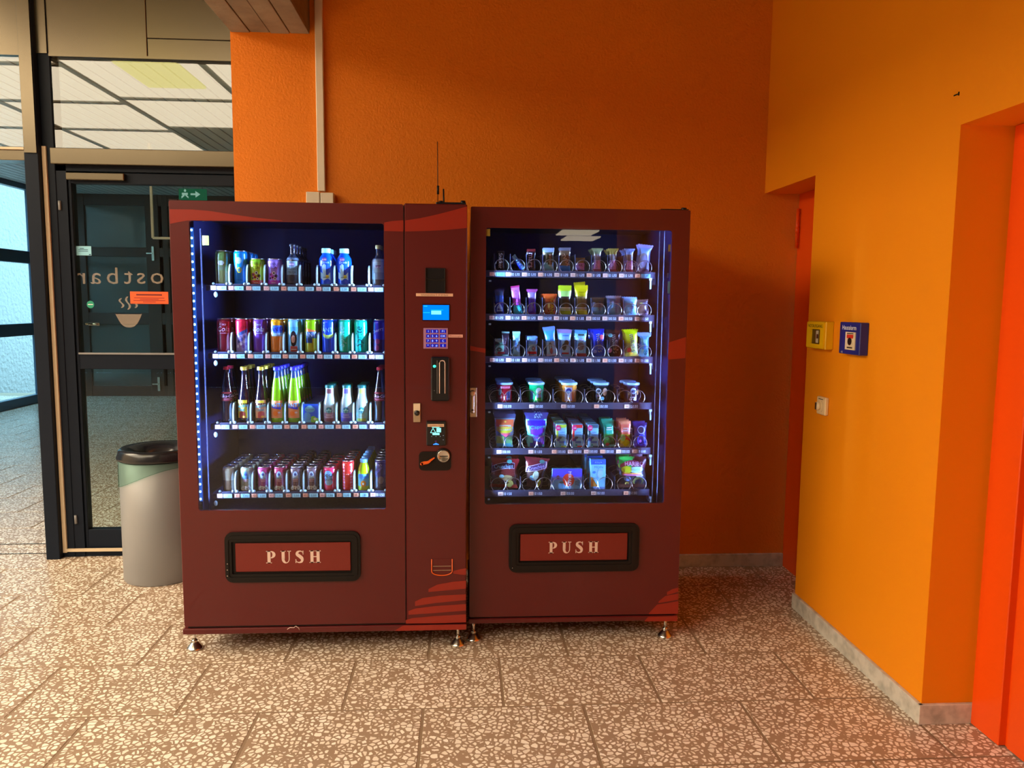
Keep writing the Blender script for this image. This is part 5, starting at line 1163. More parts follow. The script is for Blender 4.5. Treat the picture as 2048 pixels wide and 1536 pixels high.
# row 1
bag(0, 'chocolate_bar', 'black wrapped bar with white vertical lettering left on the top snack shelf', 'chocolate bar', 1001, .034, .088, .016, CRIMP(rgb(26, 18, 24), rgb(60, 55, 66)), vt('Snicker', .023, WHITE), n=1, blabel='black wrapped bar on top snack shelf', seed=1)
bag(0, 'chocolate_bar', 'blue and white bar lying tilted in its coil on the top snack shelf', 'chocolate bar', 1030, .026, .075, .016, lambda s, t_: rgb(20, 40, 170) if s < .3 else rgb(140, 205, 250), vt('STAR', .021, rgb(25, 60, 190)), rot=.68, seed=2)
bag(0, 'chocolate_bar', 'dark maroon bar with white vertical lettering on the top snack shelf', 'chocolate bar', 1059, .040, .098, .018, split((0, rgb(70, 55, 60)), (.12, rgb(40, 22, 30)), (.88, rgb(100, 30, 35))), vt('mars', .034, rgb(215, 195, 240)), n=1, blabel='dark maroon bar on top snack shelf', seed=3)
def a_cc(b, W, w, h):
    b.strip(W, -.004, .016, .030, .075, rgb(60, 45, 35), 6); b.text(W, 'BOUNTY', .006, .050, .013, rgb(225, 190, 170), rot=-pi / 2, off=.0016); b.strip(W, -w * .42, w * .42, .012, lambda u: .026 - u * .8, rgb(110, 200, 230), 8, .0008)
bag(0, 'chocolate_bar', 'pale blue coconut bar with a frosted top on the top snack shelf', 'chocolate bar', 1094, .050, .104, .022, split((0, rgb(150, 215, 240)), (.35, rgb(85, 95, 75)), (.80, rgb(150, 170, 200))), a_cc, n=1, blabel='pale blue coconut bar on top snack shelf', seed=4)
def a_tw(b, W, w, h): b.text(W, 'TWIX', .002, .052, .022, rgb(235, 200, 170), rot=-pi / 2 + .5, off=.0016)
bag(0, 'chocolate_bar', 'brown transparent bar with a bright blue foot on the top snack shelf', 'chocolate bar', 1122, .052, .106, .022, split((0, rgb(15, 130, 235)), (.28, rgb(120, 90, 60)), (.6, rgb(105, 80, 60)), (.9, rgb(110, 110, 130))), a_tw, n=1, blabel='brown bar with blue foot on top snack shelf', seed=5)
bag(0, 'chocolate_bar', 'short pink and gold bar low in its coil on the top snack shelf', 'chocolate bar', 1156, .044, .062, .020, split((0, rgb(165, 80, 40)), (.14, rgb(215, 150, 225)), (.62, rgb(150, 110, 60))), vt('kit', .020, rgb(80, 50, 60), rot=0), n=2, blabel='short pink and gold bar on top snack shelf', seed=6)
for cx, tp, lab, sd in ((1192, rgb(125, 135, 100), 'slim bar with an olive flared top on the top snack shelf', 7), (1220, rgb(160, 140, 70), 'slim bar with a golden flared top on the top snack shelf', 8), (1251, rgb(125, 155, 215), 'slim bar with a pale blue flared top on the top snack shelf', 9)):
    bag(0, 'wafer_bar', lab, 'chocolate bar', cx, .034, .105, .016, split((0, rgb(190, 90, 110)), (.10, rgb(230, 175, 240)), (.50, rgb(140, 130, 140) if tp[0] < .4 else rgb(160, 150, 190)), (.72, tp)), vt('hanuta', .018, rgb(120, 45, 70), v=.035, sx=.8), n=2, blabel=lab.replace(' flared', '').replace('the top snack shelf', 'top snack shelf'), seed=sd, taper=lambda t_: 1.5 if t_ > .93 else (1.2 if t_ > .85 else (1.15 if t_ < .1 else 1)))
def a_pz(b, W, w, h): b.oval(W, -.004, .050, .020, .034, rgb(130, 128, 135), 12)
bag(0, 'snack_bag', 'silver blue crumpled snack bag at the right end of the top snack shelf', 'snack bag', 1290, .056, .122, .026, split((0, rgb(110, 80, 90)), (.1, rgb(120, 120, 150)), (.6, rgb(130, 160, 225)), (.86, rgb(170, 160, 200))), a_pz, rot=-.10, n=1, blabel='silver blue snack bag on top snack shelf', seed=10, taper=lambda t_: 1 + .25 * max(0, t_ - .8) * 5)
# row 2
def a_mw(b, W, w, h): b.strip(W, -.012, .014, .012, lambda u: .050 - abs(u) * 1.6, rgb(150, 190, 255), 8)
bag(1, 'chocolate_bar', 'dark blue bar at the left end of the second snack shelf', 'chocolate bar', 999, .040, .110, .018, split((0, rgb(25, 40, 170)), (.5, rgb(40, 100, 200)), (.72, rgb(70, 90, 130)), (.92, rgb(60, 60, 110))), a_mw, n=2, blabel='dark blue bar on second snack shelf', seed=12)
def a_ov(b, W, w, h): b.text(W, 'Corny', .001, .085, .016, rgb(60, 40, 160), rot=-pi / 2, off=.0014); b.oval(W, 0, .018, .014, .016, rgb(60, 205, 240), 8); b.oval(W, .005, .012, .004, .004, rgb(30, 100, 140), 6, .001)
bag(1, 'chocolate_bar', 'pink and turquoise bar leaning left on the second snack shelf', 'chocolate bar', 1033, .040, .125, .018, split((0, rgb(60, 190, 235)), (.33, rgb(190, 80, 220)), (.55, rgb(200, 110, 235)), (.93, rgb(180, 50, 120))), a_ov, rot=.13, n=1, blabel='pink and turquoise bar on second snack shelf', seed=13)
bag(1, 'chocolate_bar', 'violet bar with a crimped pink top on the second snack shelf', 'chocolate bar', 1059, .042, .112, .018, split((0, rgb(150, 60, 150)), (.06, rgb(95, 60, 215)), (.6, rgb(140, 120, 190)), (.85, rgb(160, 70, 140))), vt('milka', .018, rgb(150, 180, 255), v=.035), n=1, blabel='violet bar on second snack shelf', seed=14, taper=lambda t_: 1.15 if t_ > .88 else .9)
def a_cc2(b, W, w, h): b.text(W, 'CORNS', .010, .036, .021, rgb(225, 240, 40), rot=-pi / 2, off=.0018); b.strip(W, -.010, 0, .030, .050, rgb(230, 235, 170), 2, .001); b.oval(W, -.005, .018, .007, .011, rgb(190, 175, 130), 8)
bag(1, 'snack_pack', 'orange snack pack with yellow vertical lettering on the second snack shelf', 'snack bag', 1093, .064, .092, .028, split((0, rgb(200, 75, 25)), (.2, rgb(140, 50, 25)), (.6, rgb(210, 90, 30)), (.85, rgb(230, 100, 45))), a_cc2, n=2, blabel='orange snack pack on second snack shelf', seed=15)
def a_lz(b, W, w, h): 
    b.strip(W, -w * .40, w * .40, .020, .023, rgb(225, 225, 180), 6); b.strip(W, -w * .40, w * .40, .028, .033, rgb(215, 225, 225), 6)
def a_lz2(b, W, w, h): a_lz(b, W, w, h); b.text(W, 'LEIBNIZ', 0, h - .032, .012, rgb(120, 105, 10), sx=.9, off=.0012); b.text(W, 'CREAM', 0, h - .044, .012, rgb(120, 105, 10), off=.0012)
bag(1, 'biscuit_pack', 'tall lime yellow biscuit pack with a dark middle on second snack shelf', 'biscuit pack', 1122, .058, .130, .024, split((0, rgb(195, 225, 40)), (.15, rgb(160, 190, 120)), (.26, rgb(50, 45, 40)), (.62, rgb(160, 210, 110)), (.84, rgb(190, 220, 40))), a_lz, n=1, blabel='lime yellow biscuit pack on second snack shelf', seed=16)
bag(1, 'biscuit_pack', 'tall bright yellow biscuit pack lettered CREAM on the second snack shelf', 'biscuit pack', 1153, .058, .132, .024, split((0, rgb(215, 215, 30)), (.2, rgb(120, 105, 55)), (.62, rgb(215, 205, 10)), (.9, rgb(225, 215, 20))), a_lz2, seed=17)
bag(1, 'biscuit_pack', 'leaning yellow biscuit pack behind the bright yellow one, second snack shelf', 'biscuit pack', 1148, .056, .145, .020, lambda s, t_: rgb(222, 212, 20), None, rot=.10, seed=18, Y=YB + .05)
def a_kn(c, txt='knoppers'):
    def a_(b, W, w, h):
        b.strip(W, -w * .38, -w * .20, .006, .056, rgb(165, 195, 235), 3); b.text(W, txt, w * .16, .034, .0185, c, rot=-pi / 2, sx=.78, off=.0016)
    return a_
bag(1, 'wafer_pack', 'brown topped light blue wafer pack on the second snack shelf', 'wafer pack', 1188, .062, .078, .022, split((0, rgb(120, 185, 235)), (.45, rgb(140, 130, 140)), (.7, rgb(90, 70, 60))), a_kn(rgb(35, 55, 140)), n=1, blabel='brown topped wafer pack on second snack shelf', seed=19)
bag(1, 'wafer_pack', 'silver topped light blue wafer pack on the second snack shelf', 'wafer pack', 1219, .064, .086, .022, split((0, rgb(125, 190, 240)), (.62, rgb(125, 120, 150)), (.88, rgb(165, 160, 190))), a_kn(rgb(60, 50, 170)), n=1, blabel='silver topped wafer pack on second snack shelf', seed=20)
bag(1, 'wafer_pack', 'all light blue wafer pack on the second snack shelf', 'wafer pack', 1252, .064, .082, .022, split((0, rgb(130, 205, 250)), (.8, rgb(140, 180, 235))), a_kn(rgb(30, 40, 180)), n=1, blabel='light blue wafer pack on second snack shelf', seed=21)
def a_mn(b, W, w, h): b.strip(W, -.012, .002, .005, .055, rgb(175, 185, 95), 4, .0008); b.strip(W, .003, .022, .005, .055, rgb(170, 160, 205), 4, .0009); b.text(W, 'manner', .013, .031, .019, rgb(60, 50, 90), rot=pi / 2, off=.0018)
bag(1, 'wafer_pack', 'green striped wafer pack at the right end of second snack shelf', 'wafer pack', 1284, .060, .070, .024, split((0, rgb(215, 180, 195)), (.14, rgb(120, 90, 80))), a_mn, n=1, blabel='green striped wafer pack on second snack shelf', seed=22, rot=.04)
# row 3
def a_kc(b, W, w, h): b.oval(W, -.010, .030, .012, .010, rgb(60, 80, 90), 8); b.strip(W, -.018, .018, .010, .020, rgb(150, 50, 60), 6)
bag(2, 'chocolate_bar', 'pale green and white bar left end of the third snack shelf', 'chocolate bar', 994, .054, .076, .020, split((0, rgb(215, 205, 215)), (.1, rgb(140, 190, 180)), (.45, rgb(130, 215, 195)), (.8, rgb(170, 230, 235))), a_kc, n=1, blabel='pale green bar on third snack shelf', seed=23, taper=lambda t_: .6 if .68 < t_ < .82 else 1.1)
bag(2, 'chocolate_bar', 'dark slim bar beside a white one on the third snack shelf', 'chocolate bar', 1017, .034, .110, .015, CRIMP(rgb(48, 36, 52), rgb(140, 190, 185)), vt('Kinder', .020, rgb(110, 95, 120)), seed=24)
bag(2, 'chocolate_bar', 'white turquoise slim bar right beside the dark one, third snack shelf', 'chocolate bar', 1032.5, .034, .110, .015, CRIMP(rgb(135, 205, 235), rgb(170, 235, 240)), vt('Kinder', .020, rgb(50, 80, 150)), seed=25, n=1, blabel='white turquoise slim bar on third snack shelf')
def a_bu(b, W, w, h): b.strip(W, -w * .4, w * .4, .010, .022, rgb(215, 45, 50), 6); b.oval(W, .004, .036, .008, .010, rgb(120, 110, 150), 6); b.oval(W, .004, .036, .003, .005, rgb(190, 170, 190), 5, .001)
BB = split((0, rgb(225, 215, 235)), (.08, rgb(140, 195, 235)), (.6, rgb(110, 160, 225)))
bag(2, 'chocolate_bar', 'light blue bar with a red foot on the third snack shelf', 'chocolate bar', 1060, .050, .090, .020, BB, a_bu, n=2, blabel='light blue bar with red foot on third snack shelf', seed=26)
def a_bu2(b, W, w, h): b.oval(W, -.004, .036, .008, .026, rgb(95, 90, 80), 8); b.oval(W, -.001, .022, .007, .014, rgb(150, 70, 80), 8, .001)
bag(2, 'chocolate_bar', 'tall light blue bar leaning left on the third snack shelf', 'chocolate bar', 1093, .050, .130, .020, split((0, rgb(220, 200, 225)), (.06, rgb(150, 195, 235)), (.5, rgb(60, 150, 235)), (.9, rgb(100, 140, 230))), a_bu2, rot=.13, n=1, blabel='tall light blue bar on third snack shelf', seed=27, taper=lambda t_: 1.0 + .35 * max(0, t_ - .6))
def a_bu3(b, W, w, h): b.oval(W, .004, .062, .011, .012, rgb(55, 50, 40), 8); b.oval(W, -.006, .044, .010, .016, rgb(60, 50, 45), 8); b.strip(W, -.016, .016, .010, .018, rgb(190, 60, 70), 5); b.strip(W, -.014, .014, .092, .096, rgb(40, 90, 190), 4)
bag(2, 'chocolate_bar', 'blue bar with dark nuts printed on it, third snack shelf', 'chocolate bar', 1124, .052, .120, .020, split((0, rgb(135, 190, 235)), (.62, rgb(120, 170, 230)), (.9, rgb(150, 130, 190))), a_bu3, n=2, blabel='blue nut bar on third snack shelf', seed=28, taper=lambda t_: 1 + .25 * max(0, t_ - .6))
def a_rd(b, W, w, h): b.oval(W, -.002, .046, .015, .018, rgb(115, 105, 120), 12); b.oval(W, 0, .076, .014, .008, rgb(150, 175, 225), 10); b.strip(W, -.014, .014, .094, .102, rgb(50, 70, 70), 4)
bag(2, 'chocolate_bar', 'pale blue bar with a round grey motif on third snack shelf', 'chocolate bar', 1153, .052, .118, .020, split((0, rgb(190, 70, 80)), (.12, rgb(130, 200, 240)), (.85, rgb(80, 160, 230))), a_rd, n=2, blabel='pale blue round motif bar on third snack shelf', seed=29)
def a_mm(c):
    def a_(b, W, w, h):
        b.text(W, "m&m's", .006, h * .50, .034, WHITE, rot=-pi / 2 + .10, sx=.92, off=.0012); b.text(W, "m&m's", .0065, h * .50, .032, rgb(50, 60, 70), rot=-pi / 2 + .10, sx=.93, off=.0018)
        b.oval(W, *c[:2], .010, .011, c[2], 8, .001); b.oval(W, *c[3:5], .010, .008, c[5], 8, .001)
    return a_
bag(2, 'sweet_bag', 'royal blue sweet bag with vertical lettering on the third snack shelf', 'sweet bag', 1185, .064, .122, .030, split((0, rgb(70, 100, 235)), (.08, rgb(60, 80, 200)), (.45, rgb(25, 55, 230))), a_mm((.016, .086, rgb(190, 80, 100), -.018, .022, rgb(150, 160, 230))), n=2, blabel='royal blue sweet bag on third snack shelf', seed=30, rot=.06)
bag(2, 'sweet_bag', 'dark brown sweet bag with vertical lettering on the third snack shelf', 'sweet bag', 1219, .062, .118, .030, split((0, rgb(60, 40, 60)), (.85, rgb(70, 45, 60))), a_mm((-.018, .028, rgb(200, 110, 140), -.016, .096, rgb(110, 180, 190))), n=2, blabel='dark brown sweet bag on third snack shelf', seed=31)
bag(2, 'sweet_bag', 'bright yellow sweet bag with vertical lettering on the third snack shelf', 'sweet bag', 1250, .064, .122, .030, split((0, rgb(225, 205, 90)), (.12, rgb(175, 190, 110)), (.5, rgb(195, 220, 40)), (.8, rgb(190, 215, 10))), a_mm((-.012, .030, rgb(220, 80, 90), -.004, .014, rgb(245, 190, 60))), n=1, blabel='bright yellow sweet bag on third snack shelf', seed=32, rot=.05, taper=lambda t_: 1 + .2 * max(0, t_ - .7))
def a_wr(b, W, w, h): b.oval(W, .002, .022, .010, .014, rgb(20, 150, 150), 8); b.oval(W, -.002, .070, .008, .010, rgb(150, 230, 235), 8)
bag(2, 'wrapped_candy_bar', 'icy blue bar with a rolled top right end of third snack shelf', 'chocolate bar', 1291, .044, .108, .020, split((0, rgb(140, 220, 230)), (.3, rgb(80, 150, 220)), (.6, rgb(90, 170, 220)), (.86, rgb(150, 190, 220))), a_wr, n=1, blabel='icy blue bar on third snack shelf', seed=33, taper=lambda t_: 1.25 if t_ > .86 else .82)
# row 4: crisp tins
def crisp(cx, base, lab, bl, emb, art, n_, a0=0):
    X = PX(cx, 790, YB + .036).x; t = thing('crisp_tub', lab, 'crisp tub', (X, SY2 + .0515, SZ2[3] - .006), G2 % NM[3])
    b = MB(); b.lathe([(.0335, 0), (.0345, .003), (.0345, .080)], 28, col=lambda i, z, t: base); W = cyl(lambda v: .0345, a0)
    art(b, W); obj('tub', b, M['tin'], t, (0, 0, 0))
    b = MB(); b.lathe([(.0345, .078), (.0372, .079), (.0375, .086), (.0355, .089), (.033, .0875), (0, .087)], 28, col=rgb(150, 195, 245)); obj('lid', b, M['plastic'], t, (0, 0, 0))
    lane(t, n_, .084, bl)
PK = rgb(235, 120, 160)
crisp(1009, rgb(185, 30, 50), 'small red crisp tub on the fourth snack shelf', 'small red crisp tub on fourth snack shelf', 0, lambda b, W: (b.strip(W, -.026, .022, lambda u: .062 - abs(u) * .0, lambda u: .072, PK, 10), b.strip(W, .006, .024, .010, .048, rgb(80, 140, 235), 6), b.strip(W, .008, .022, .014, .017, WHITE, 4, .001), b.text(W, 'Original', -.010, .024, .012, rgb(240, 150, 160), rot=.3), b.oval(W, -.026, .046, .010, .016, rgb(130, 170, 160), 10)), 2)
crisp(1072, rgb(0, 165, 95), 'small green crisp tub on the fourth snack shelf', 'small green crisp tub on fourth snack shelf', 0, lambda b, W: (b.strip(W, -.034, -.018, .012, .050, rgb(60, 130, 200), 6), b.oval(W, .008, .052, .014, .014, rgb(200, 225, 230), 12), b.strip(W, -.002, .020, .022, .036, rgb(150, 180, 225), 8), b.strip(W, -.010, .024, .006, .016, rgb(60, 205, 60), 8)), 2)
crisp(1137, rgb(225, 150, 55), 'small orange and white crisp tub on the fourth snack shelf', 'small orange crisp tub on fourth snack shelf', 0, lambda b, W: (b.strip(W, -.024, .010, .006, .068, rgb(205, 200, 230), 12), b.oval(W, -.006, .052, .013, .012, rgb(40, 60, 170), 12, .001), b.oval(W, -.006, .047, .010, .006, rgb(150, 190, 240), 10, .0014), b.strip(W, -.012, .0, .012, .022, rgb(225, 150, 50), 5, .001)), 3)
crisp(1201, rgb(38, 38, 44), 'small black crisp tub with a tan motif on fourth snack shelf', 'small black crisp tub on fourth snack shelf', 0, lambda b, W: (b.oval(W, -.018, .052, .013, .012, rgb(200, 220, 240), 12), b.oval(W, -.018, .052, .009, .006, rgb(50, 80, 110), 10, .001), b.oval(W, .012, .048, .012, .018, rgb(190, 165, 140), 12), b.strip(W, -.026, -.006, .026, .032, rgb(180, 150, 210), 6), b.oval(W, .0, .018, .009, .008, rgb(120, 200, 230), 8)), 2)
crisp(1261, rgb(40, 24, 60), 'small dark violet crisp tub on the fourth snack shelf', 'small dark violet crisp tub on fourth snack shelf', 0, lambda b, W: (b.oval(W, .002, .052, .014, .014, rgb(190, 220, 250), 12), b.oval(W, .002, .050, .010, .007, rgb(40, 80, 160), 10, .001), b.oval(W, .026, .046, .008, .012, rgb(215, 165, 100), 8), b.strip(W, -.012, .016, .022, .025, WHITE, 6), b.oval(W, .010, .014, .007, .006, rgb(190, 205, 240), 8), b.oval(W, -.012, .013, .005, .005, rgb(240, 190, 220), 8)), 1)
# row 5
def a_p1(b, W, w, h):
    b.strip(W, -w * .42, w * .42, .095, .128, rgb(225, 110, 70), 10); b.oval(W, .002, .118, .005, .004, rgb(255, 210, 90), 6, .0014)
    b.strip(W, -w * .40, w * .36, lambda u: .055 + abs(u) * .6, lambda u: .095, rgb(205, 190, 70), 10, .0009); b.strip(W, -w * .26, w * .30, .076, .104, rgb(190, 190, 175), 6, .0014); b.strip(W, -w * .26, w * .30, .074, .079, rgb(190, 215, 30), 6, .0018)
    b.strip(W, -w * .18, w * .30, lambda u: .048 + abs(u - .004) * .7, lambda u: .066, rgb(230, 95, 130), 8, .0018); b.strip(W, -w * .40, -w * .02, .018, .052, rgb(150, 205, 110), 6, .0009); b.strip(W, w * .06, w * .36, .010, .050, rgb(140, 220, 150), 6, .0009); b.strip(W, -w * .36, w * .30, .004, .018, rgb(90, 200, 225), 6, .001)
bag(4, 'juice_pouch', 'colourful orange topped juice pouch on the fifth snack shelf', 'juice pouch', 1009, .096, .152, .032, lambda s, t_: rgb(70, 80, 130) if t_ > .86 else (rgb(165, 200, 235) if s < .1 or s > .9 else rgb(120, 160, 190)), a_p1, n=2, blabel='orange topped juice pouch on fifth snack shelf', seed=40, taper=lambda t_: .78 + .28 * t_, nu=14)
def a_p2(b, W, w, h):
    b.strip(W, -w * .40, w * .40, .100, .124, rgb(55, 30, 205), 10); b.text(W, 'Capri', 0, .094, .022, rgb(60, 190, 240), sx=1.3, rot=.08, off=.002); b.strip(W, -w * .24, w * .34, lambda u: .052 + abs(u) * .5, lambda u: .092, rgb(110, 50, 215), 8, .0012); b.strip(W, -w * .10, w * .34, .012, .050, rgb(140, 80, 210), 6, .0012); b.strip(W, -w * .40, -w * .14, .020, .060, rgb(100, 220, 215), 6, .0010); b.strip(W, -w * .2, w * .1, .030, .060, rgb(90, 150, 240), 6, .0009)
    for k in range(14): b.oval(W, .0 + .004 * (k * 5 % 9) - .008, .136 + .0022 * (k * 3 % 8), .0026, .0018, rgb(170, 210, 255), 5, .001)
bag(4, 'juice_pouch', 'violet and turquoise juice pouch on the fifth snack shelf', 'juice pouch', 1072, .106, .158, .034, lambda s, t_: rgb(60, 60, 130) if t_ > .82 else (rgb(120, 225, 235) if s < .14 or s > .86 else rgb(70, 90, 215)), a_p2, n=2, blabel='violet juice pouch on fifth snack shelf', seed=41, taper=lambda t_: .74 + .32 * t_, nu=14)
def box_pack(row, name, lab, bl, cat, px, w, h, d, colf, art, n_, dy=.055, mat='film', Y=None):
    Yp = SY2 + .0140 + d / 2; dy = .052 if w < .06 else .084; X = clampx(row, PX(px, ROWY2[row] - 40, Yp - d / 2).x, w / 2); b = MB()
    b.box(-w / 2, w / 2, -d / 2, d / 2, 0, h, c=colf, bev=.0012)
    W = lambda u, v, off: (u, -d / 2 - off, v); art(b, W, w, h)
    b.v, X = fit(row, b.v, X); o = obj(name, b, M[mat], None, (X, Yp, SZ2[row] - .006)); tag(o, lab, cat, G2 % NM[row])
    if n_: lane(o, n_, dy, bl, parts=False)
    return o
def a_vc(c):
    def a_(b, W, w, h):
        b.strip(W, -w * .48, w * .48, h - .016, h - .001, c, 6); b.oval(W, -w * .30, h - .016, .012, .013, rgb(215, 60, 130), 10, .001); b.strip(W, -w * .40, -w * .14, h - .018, h - .015, WHITE, 3, .0016)
        b.strip(W, -w * .48, -w * .28, .030, h - .022, c, 3, .0006); b.text(W, 'Hafer', w * .10, h - .036, .011, rgb(30, 90, 190), rot=.1); b.text(W, 'Drink', w * .10, h - .047, .011, rgb(30, 90, 190), rot=.1)
        b.oval(W, -w * .10, .046, .008, .007, rgb(50, 80, 110), 8); b.oval(W, -w * .26, .036, .008, .007, rgb(70, 70, 160), 8); b.strip(W, -w * .2, w * .38, .020, .030, rgb(70, 120, 210), 4); b.strip(W, 0.0, w * .48, .002, .008, c, 4); b.oval(W, -.004, .012, .005, .005, rgb(60, 170, 170), 8)
    return a_
GB = rgb(130, 195, 235)
box_pack(4, 'oat_drink_carton', 'slim pale carton with lime green corner on the fifth snack shelf', 'lime cornered carton on fifth snack shelf', 'carton', 1122.5, .048, .107, .034, GB, a_vc(rgb(180, 215, 70)), 6)
box_pack(4, 'oat_drink_carton', 'slim pale carton with red corner on the fifth snack shelf', 'red cornered carton on fifth snack shelf', 'carton', 1155, .048, .106, .034, GB, a_vc(rgb(220, 50, 55)), 6)
box_pack(4, 'oat_drink_carton', 'slim pale carton with dark blue dots on the fifth snack shelf', 'blue dotted carton on fifth snack shelf', 'carton', 1186.5, .048, .106, .034, GB, a_vc(rgb(60, 90, 110)), 6)
def a_hg(b, W, w, h): b.strip(W, -w * .30, w * .35, h - .040, h - .012, rgb(60, 200, 200), 6); b.strip(W, -.010, .014, h - .034, h - .030, WHITE, 4, .0012); b.strip(W, -.012, .014, h - .043, h - .039, WHITE, 4, .0012); b.strip(W, -w * .4, w * .4, .012, .050, rgb(80, 220, 60), 8); b.strip(W, -.004, .022, lambda u: .010, lambda u: .050 - u * 1.4, rgb(60, 95, 50), 6, .001); b.oval(W, -.008, .012, .010, .008, rgb(200, 90, 80), 8, .0014); b.oval(W, -.010, .040, .008, .008, rgb(90, 220, 130), 8, .001)
bag(4, 'sweet_bag', 'slim green sweet bag on the fifth snack shelf', 'sweet bag', 1219, .052, .122, .022, split((0, rgb(120, 200, 200)), (.1, rgb(70, 180, 90)), (.5, rgb(40, 190, 165)), (.88, rgb(40, 160, 130))), a_hg, n=2, blabel='slim green sweet bag on fifth snack shelf', seed=42, rot=.05)
def a_ho(b, W, w, h): b.strip(W, -w * .40, w * .40, h - .050, h - .012, rgb(240, 170, 190), 6); b.strip(W, -.012, .012, h - .034, h - .030, WHITE, 4, .0012); b.strip(W, -.014, .012, h - .043, h - .039, WHITE, 4, .0012); b.oval(W, -.012, .044, .012, .016, rgb(150, 220, 110), 8, .001); b.strip(W, -.004, .022, lambda u: .028, lambda u: .058 - abs(u) * .8, rgb(230, 70, 50), 6, .0008); b.oval(W, .004, .020, .014, .016, rgb(225, 225, 20), 10, .0014)
bag(4, 'sweet_bag', 'slim salmon and yellow sweet bag on the fifth snack shelf', 'sweet bag', 1250, .050, .120, .022, split((0, rgb(225, 225, 150)), (.15, rgb(215, 215, 60)), (.5, rgb(235, 120, 100)), (.86, rgb(235, 150, 110))), a_ho, n=2, blabel='slim salmon sweet bag on fifth snack shelf', seed=43)
def a_or(b, W, w, h):
    b.oval(W, .002, .080, .018, .018, rgb(170, 180, 240), 14); b.oval(W, .000, .080, .014, .014, rgb(45, 45, 70), 14, .0012); b.oval(W, .004, .034, .020, .026, rgb(60, 75, 200), 12); b.oval(W, -.002, .028, .007, .007, rgb(150, 90, 200), 8, .001)
bag(4, 'biscuit_pack', 'navy biscuit pack with a round pale ring right end of fifth shelf', 'biscuit pack', 1280, .060, .112, .026, lambda s, t_: rgb(36, 32, 110), a_or, n=1, blabel='navy biscuit pack on fifth snack shelf', seed=44)
# row 6
def a_cr(b, W, w, h):
    b.strip(W, -w * .46, w * .34, lambda u: .080 + (u / w) * .02 + .012 * (1 - (u / w * 2.2) ** 2), lambda u: .108 + (u / w) * .014 + .012 * (1 - (u / w * 2.2) ** 2), rgb(215, 190, 225), 14, .0010)
    b.strip(W, -w * .45, w * .33, lambda u: .082 + (u / w) * .02 + .012 * (1 - (u / w * 2.2) ** 2), lambda u: .106 + (u / w) * .014 + .012 * (1 - (u / w * 2.2) ** 2), rgb(60, 25, 50), 14, .0016)
    b.text(W, 'Crunchips', -w * .06, .103, .024, rgb(150, 205, 245), sx=.88, rot=.08, off=.0030); b.oval(W, .012, .050, .026, .014, rgb(165, 145, 100), 12, .001); b.oval(W, -.014, .058, .012, .008, rgb(150, 205, 215), 8, .0016); b.oval(W, .026, .022, .016, .018, rgb(175, 165, 90), 10, .0014); b.oval(W, -.028, .030, .018, .014, rgb(110, 75, 65), 10, .001); b.oval(W, .020, h - .012, .013, .008, rgb(110, 215, 210), 8, .0014)
CRC = split((0, rgb(150, 50, 40)), (.1, rgb(90, 55, 50)), (.45, rgb(110, 40, 45)), (.7, rgb(150, 35, 50)))
bag(5, 'crisp_bag', 'large maroon crisp bag at the left end of bottom snack shelf', 'crisp bag', 1012, .128, .136, .045, CRC, a_cr, n=1, dy=.06, blabel='large maroon crisp bag on bottom snack shelf', seed=50, rot=-.05, nu=16)
def a_cr2(b, W, w, h):
    b.strip(W, -w * .42, w * .40, lambda u: .084 + u * .3, lambda u: .112 + u * .35, rgb(205, 185, 225), 14, .0010); b.strip(W, -w * .41, w * .38, lambda u: .086 + u * .3, lambda u: .110 + u * .35, rgb(70, 40, 90), 14, .0016); b.text(W, 'Crunchips', -.002, .098, .020, rgb(165, 165, 235), sx=.9, rot=.30, off=.003)
    b.oval(W, .000, .062, .014, .020, rgb(175, 190, 170), 10, .001); b.oval(W, -.010, .048, .018, .012, rgb(110, 165, 200), 10, .0012); b.oval(W, .016, .024, .012, .018, rgb(180, 175, 60), 10, .0014); b.oval(W, .024, h - .016, .013, .008, rgb(80, 130, 130), 8, .0014)
bag(5, 'crisp_bag', 'crumpled maroon crisp bag second from the left on bottom shelf', 'crisp bag', 1072, .112, .140, .045, split((0, rgb(80, 55, 60)), (.4, rgb(75, 50, 45)), (.62, rgb(110, 35, 45))), a_cr2, seed=51, rot=-.10, nu=16, taper=lambda t_: .62 + .45 * t_)
def a_mi(b, W, w, h):
    b.strip(W, -w * .5, w * .5, h * .62, h, rgb(80, 70, 225), 4); b.strip(W, -w * .5, w * .5, h * .45, h * .62, rgb(120, 130, 230), 4, .0006)
    b.oval(W, .006, h * .46, .027, .030, rgb(215, 65, 45), 18, .0010); b.text(W, 'MIKADO', .012, h * .46, .021, rgb(235, 235, 250), rot=-pi / 2, off=.0022); b.text(W, 'MIKADO', .0135, h * .46, .021, rgb(30, 35, 90), rot=-pi / 2, off=.0016)
    for k in range(6): b.strip(W, .036, .060, lambda u, k=k: h * .30 + (k - 2.5) * (.003 + (u - .036) * .10), lambda u, k=k: h * .30 + (k - 2.5) * (.003 + (u - .036) * .10) + .0016, rgb(25, 25, 60), 4, .0012)
    b.oval(W, -.042, h * .60, .008, .009, rgb(110, 60, 90), 8, .001); b.oval(W, -.024, h * .34, .012, .005, rgb(70, 90, 90), 8, .001)
box_pack(5, 'biscuit_box', 'wide blue biscuit box with a red disc on the bottom snack shelf', '', 'biscuit box', 1134.5, .137, .094, .024, rgb(105, 180, 240), a_mi, 0)
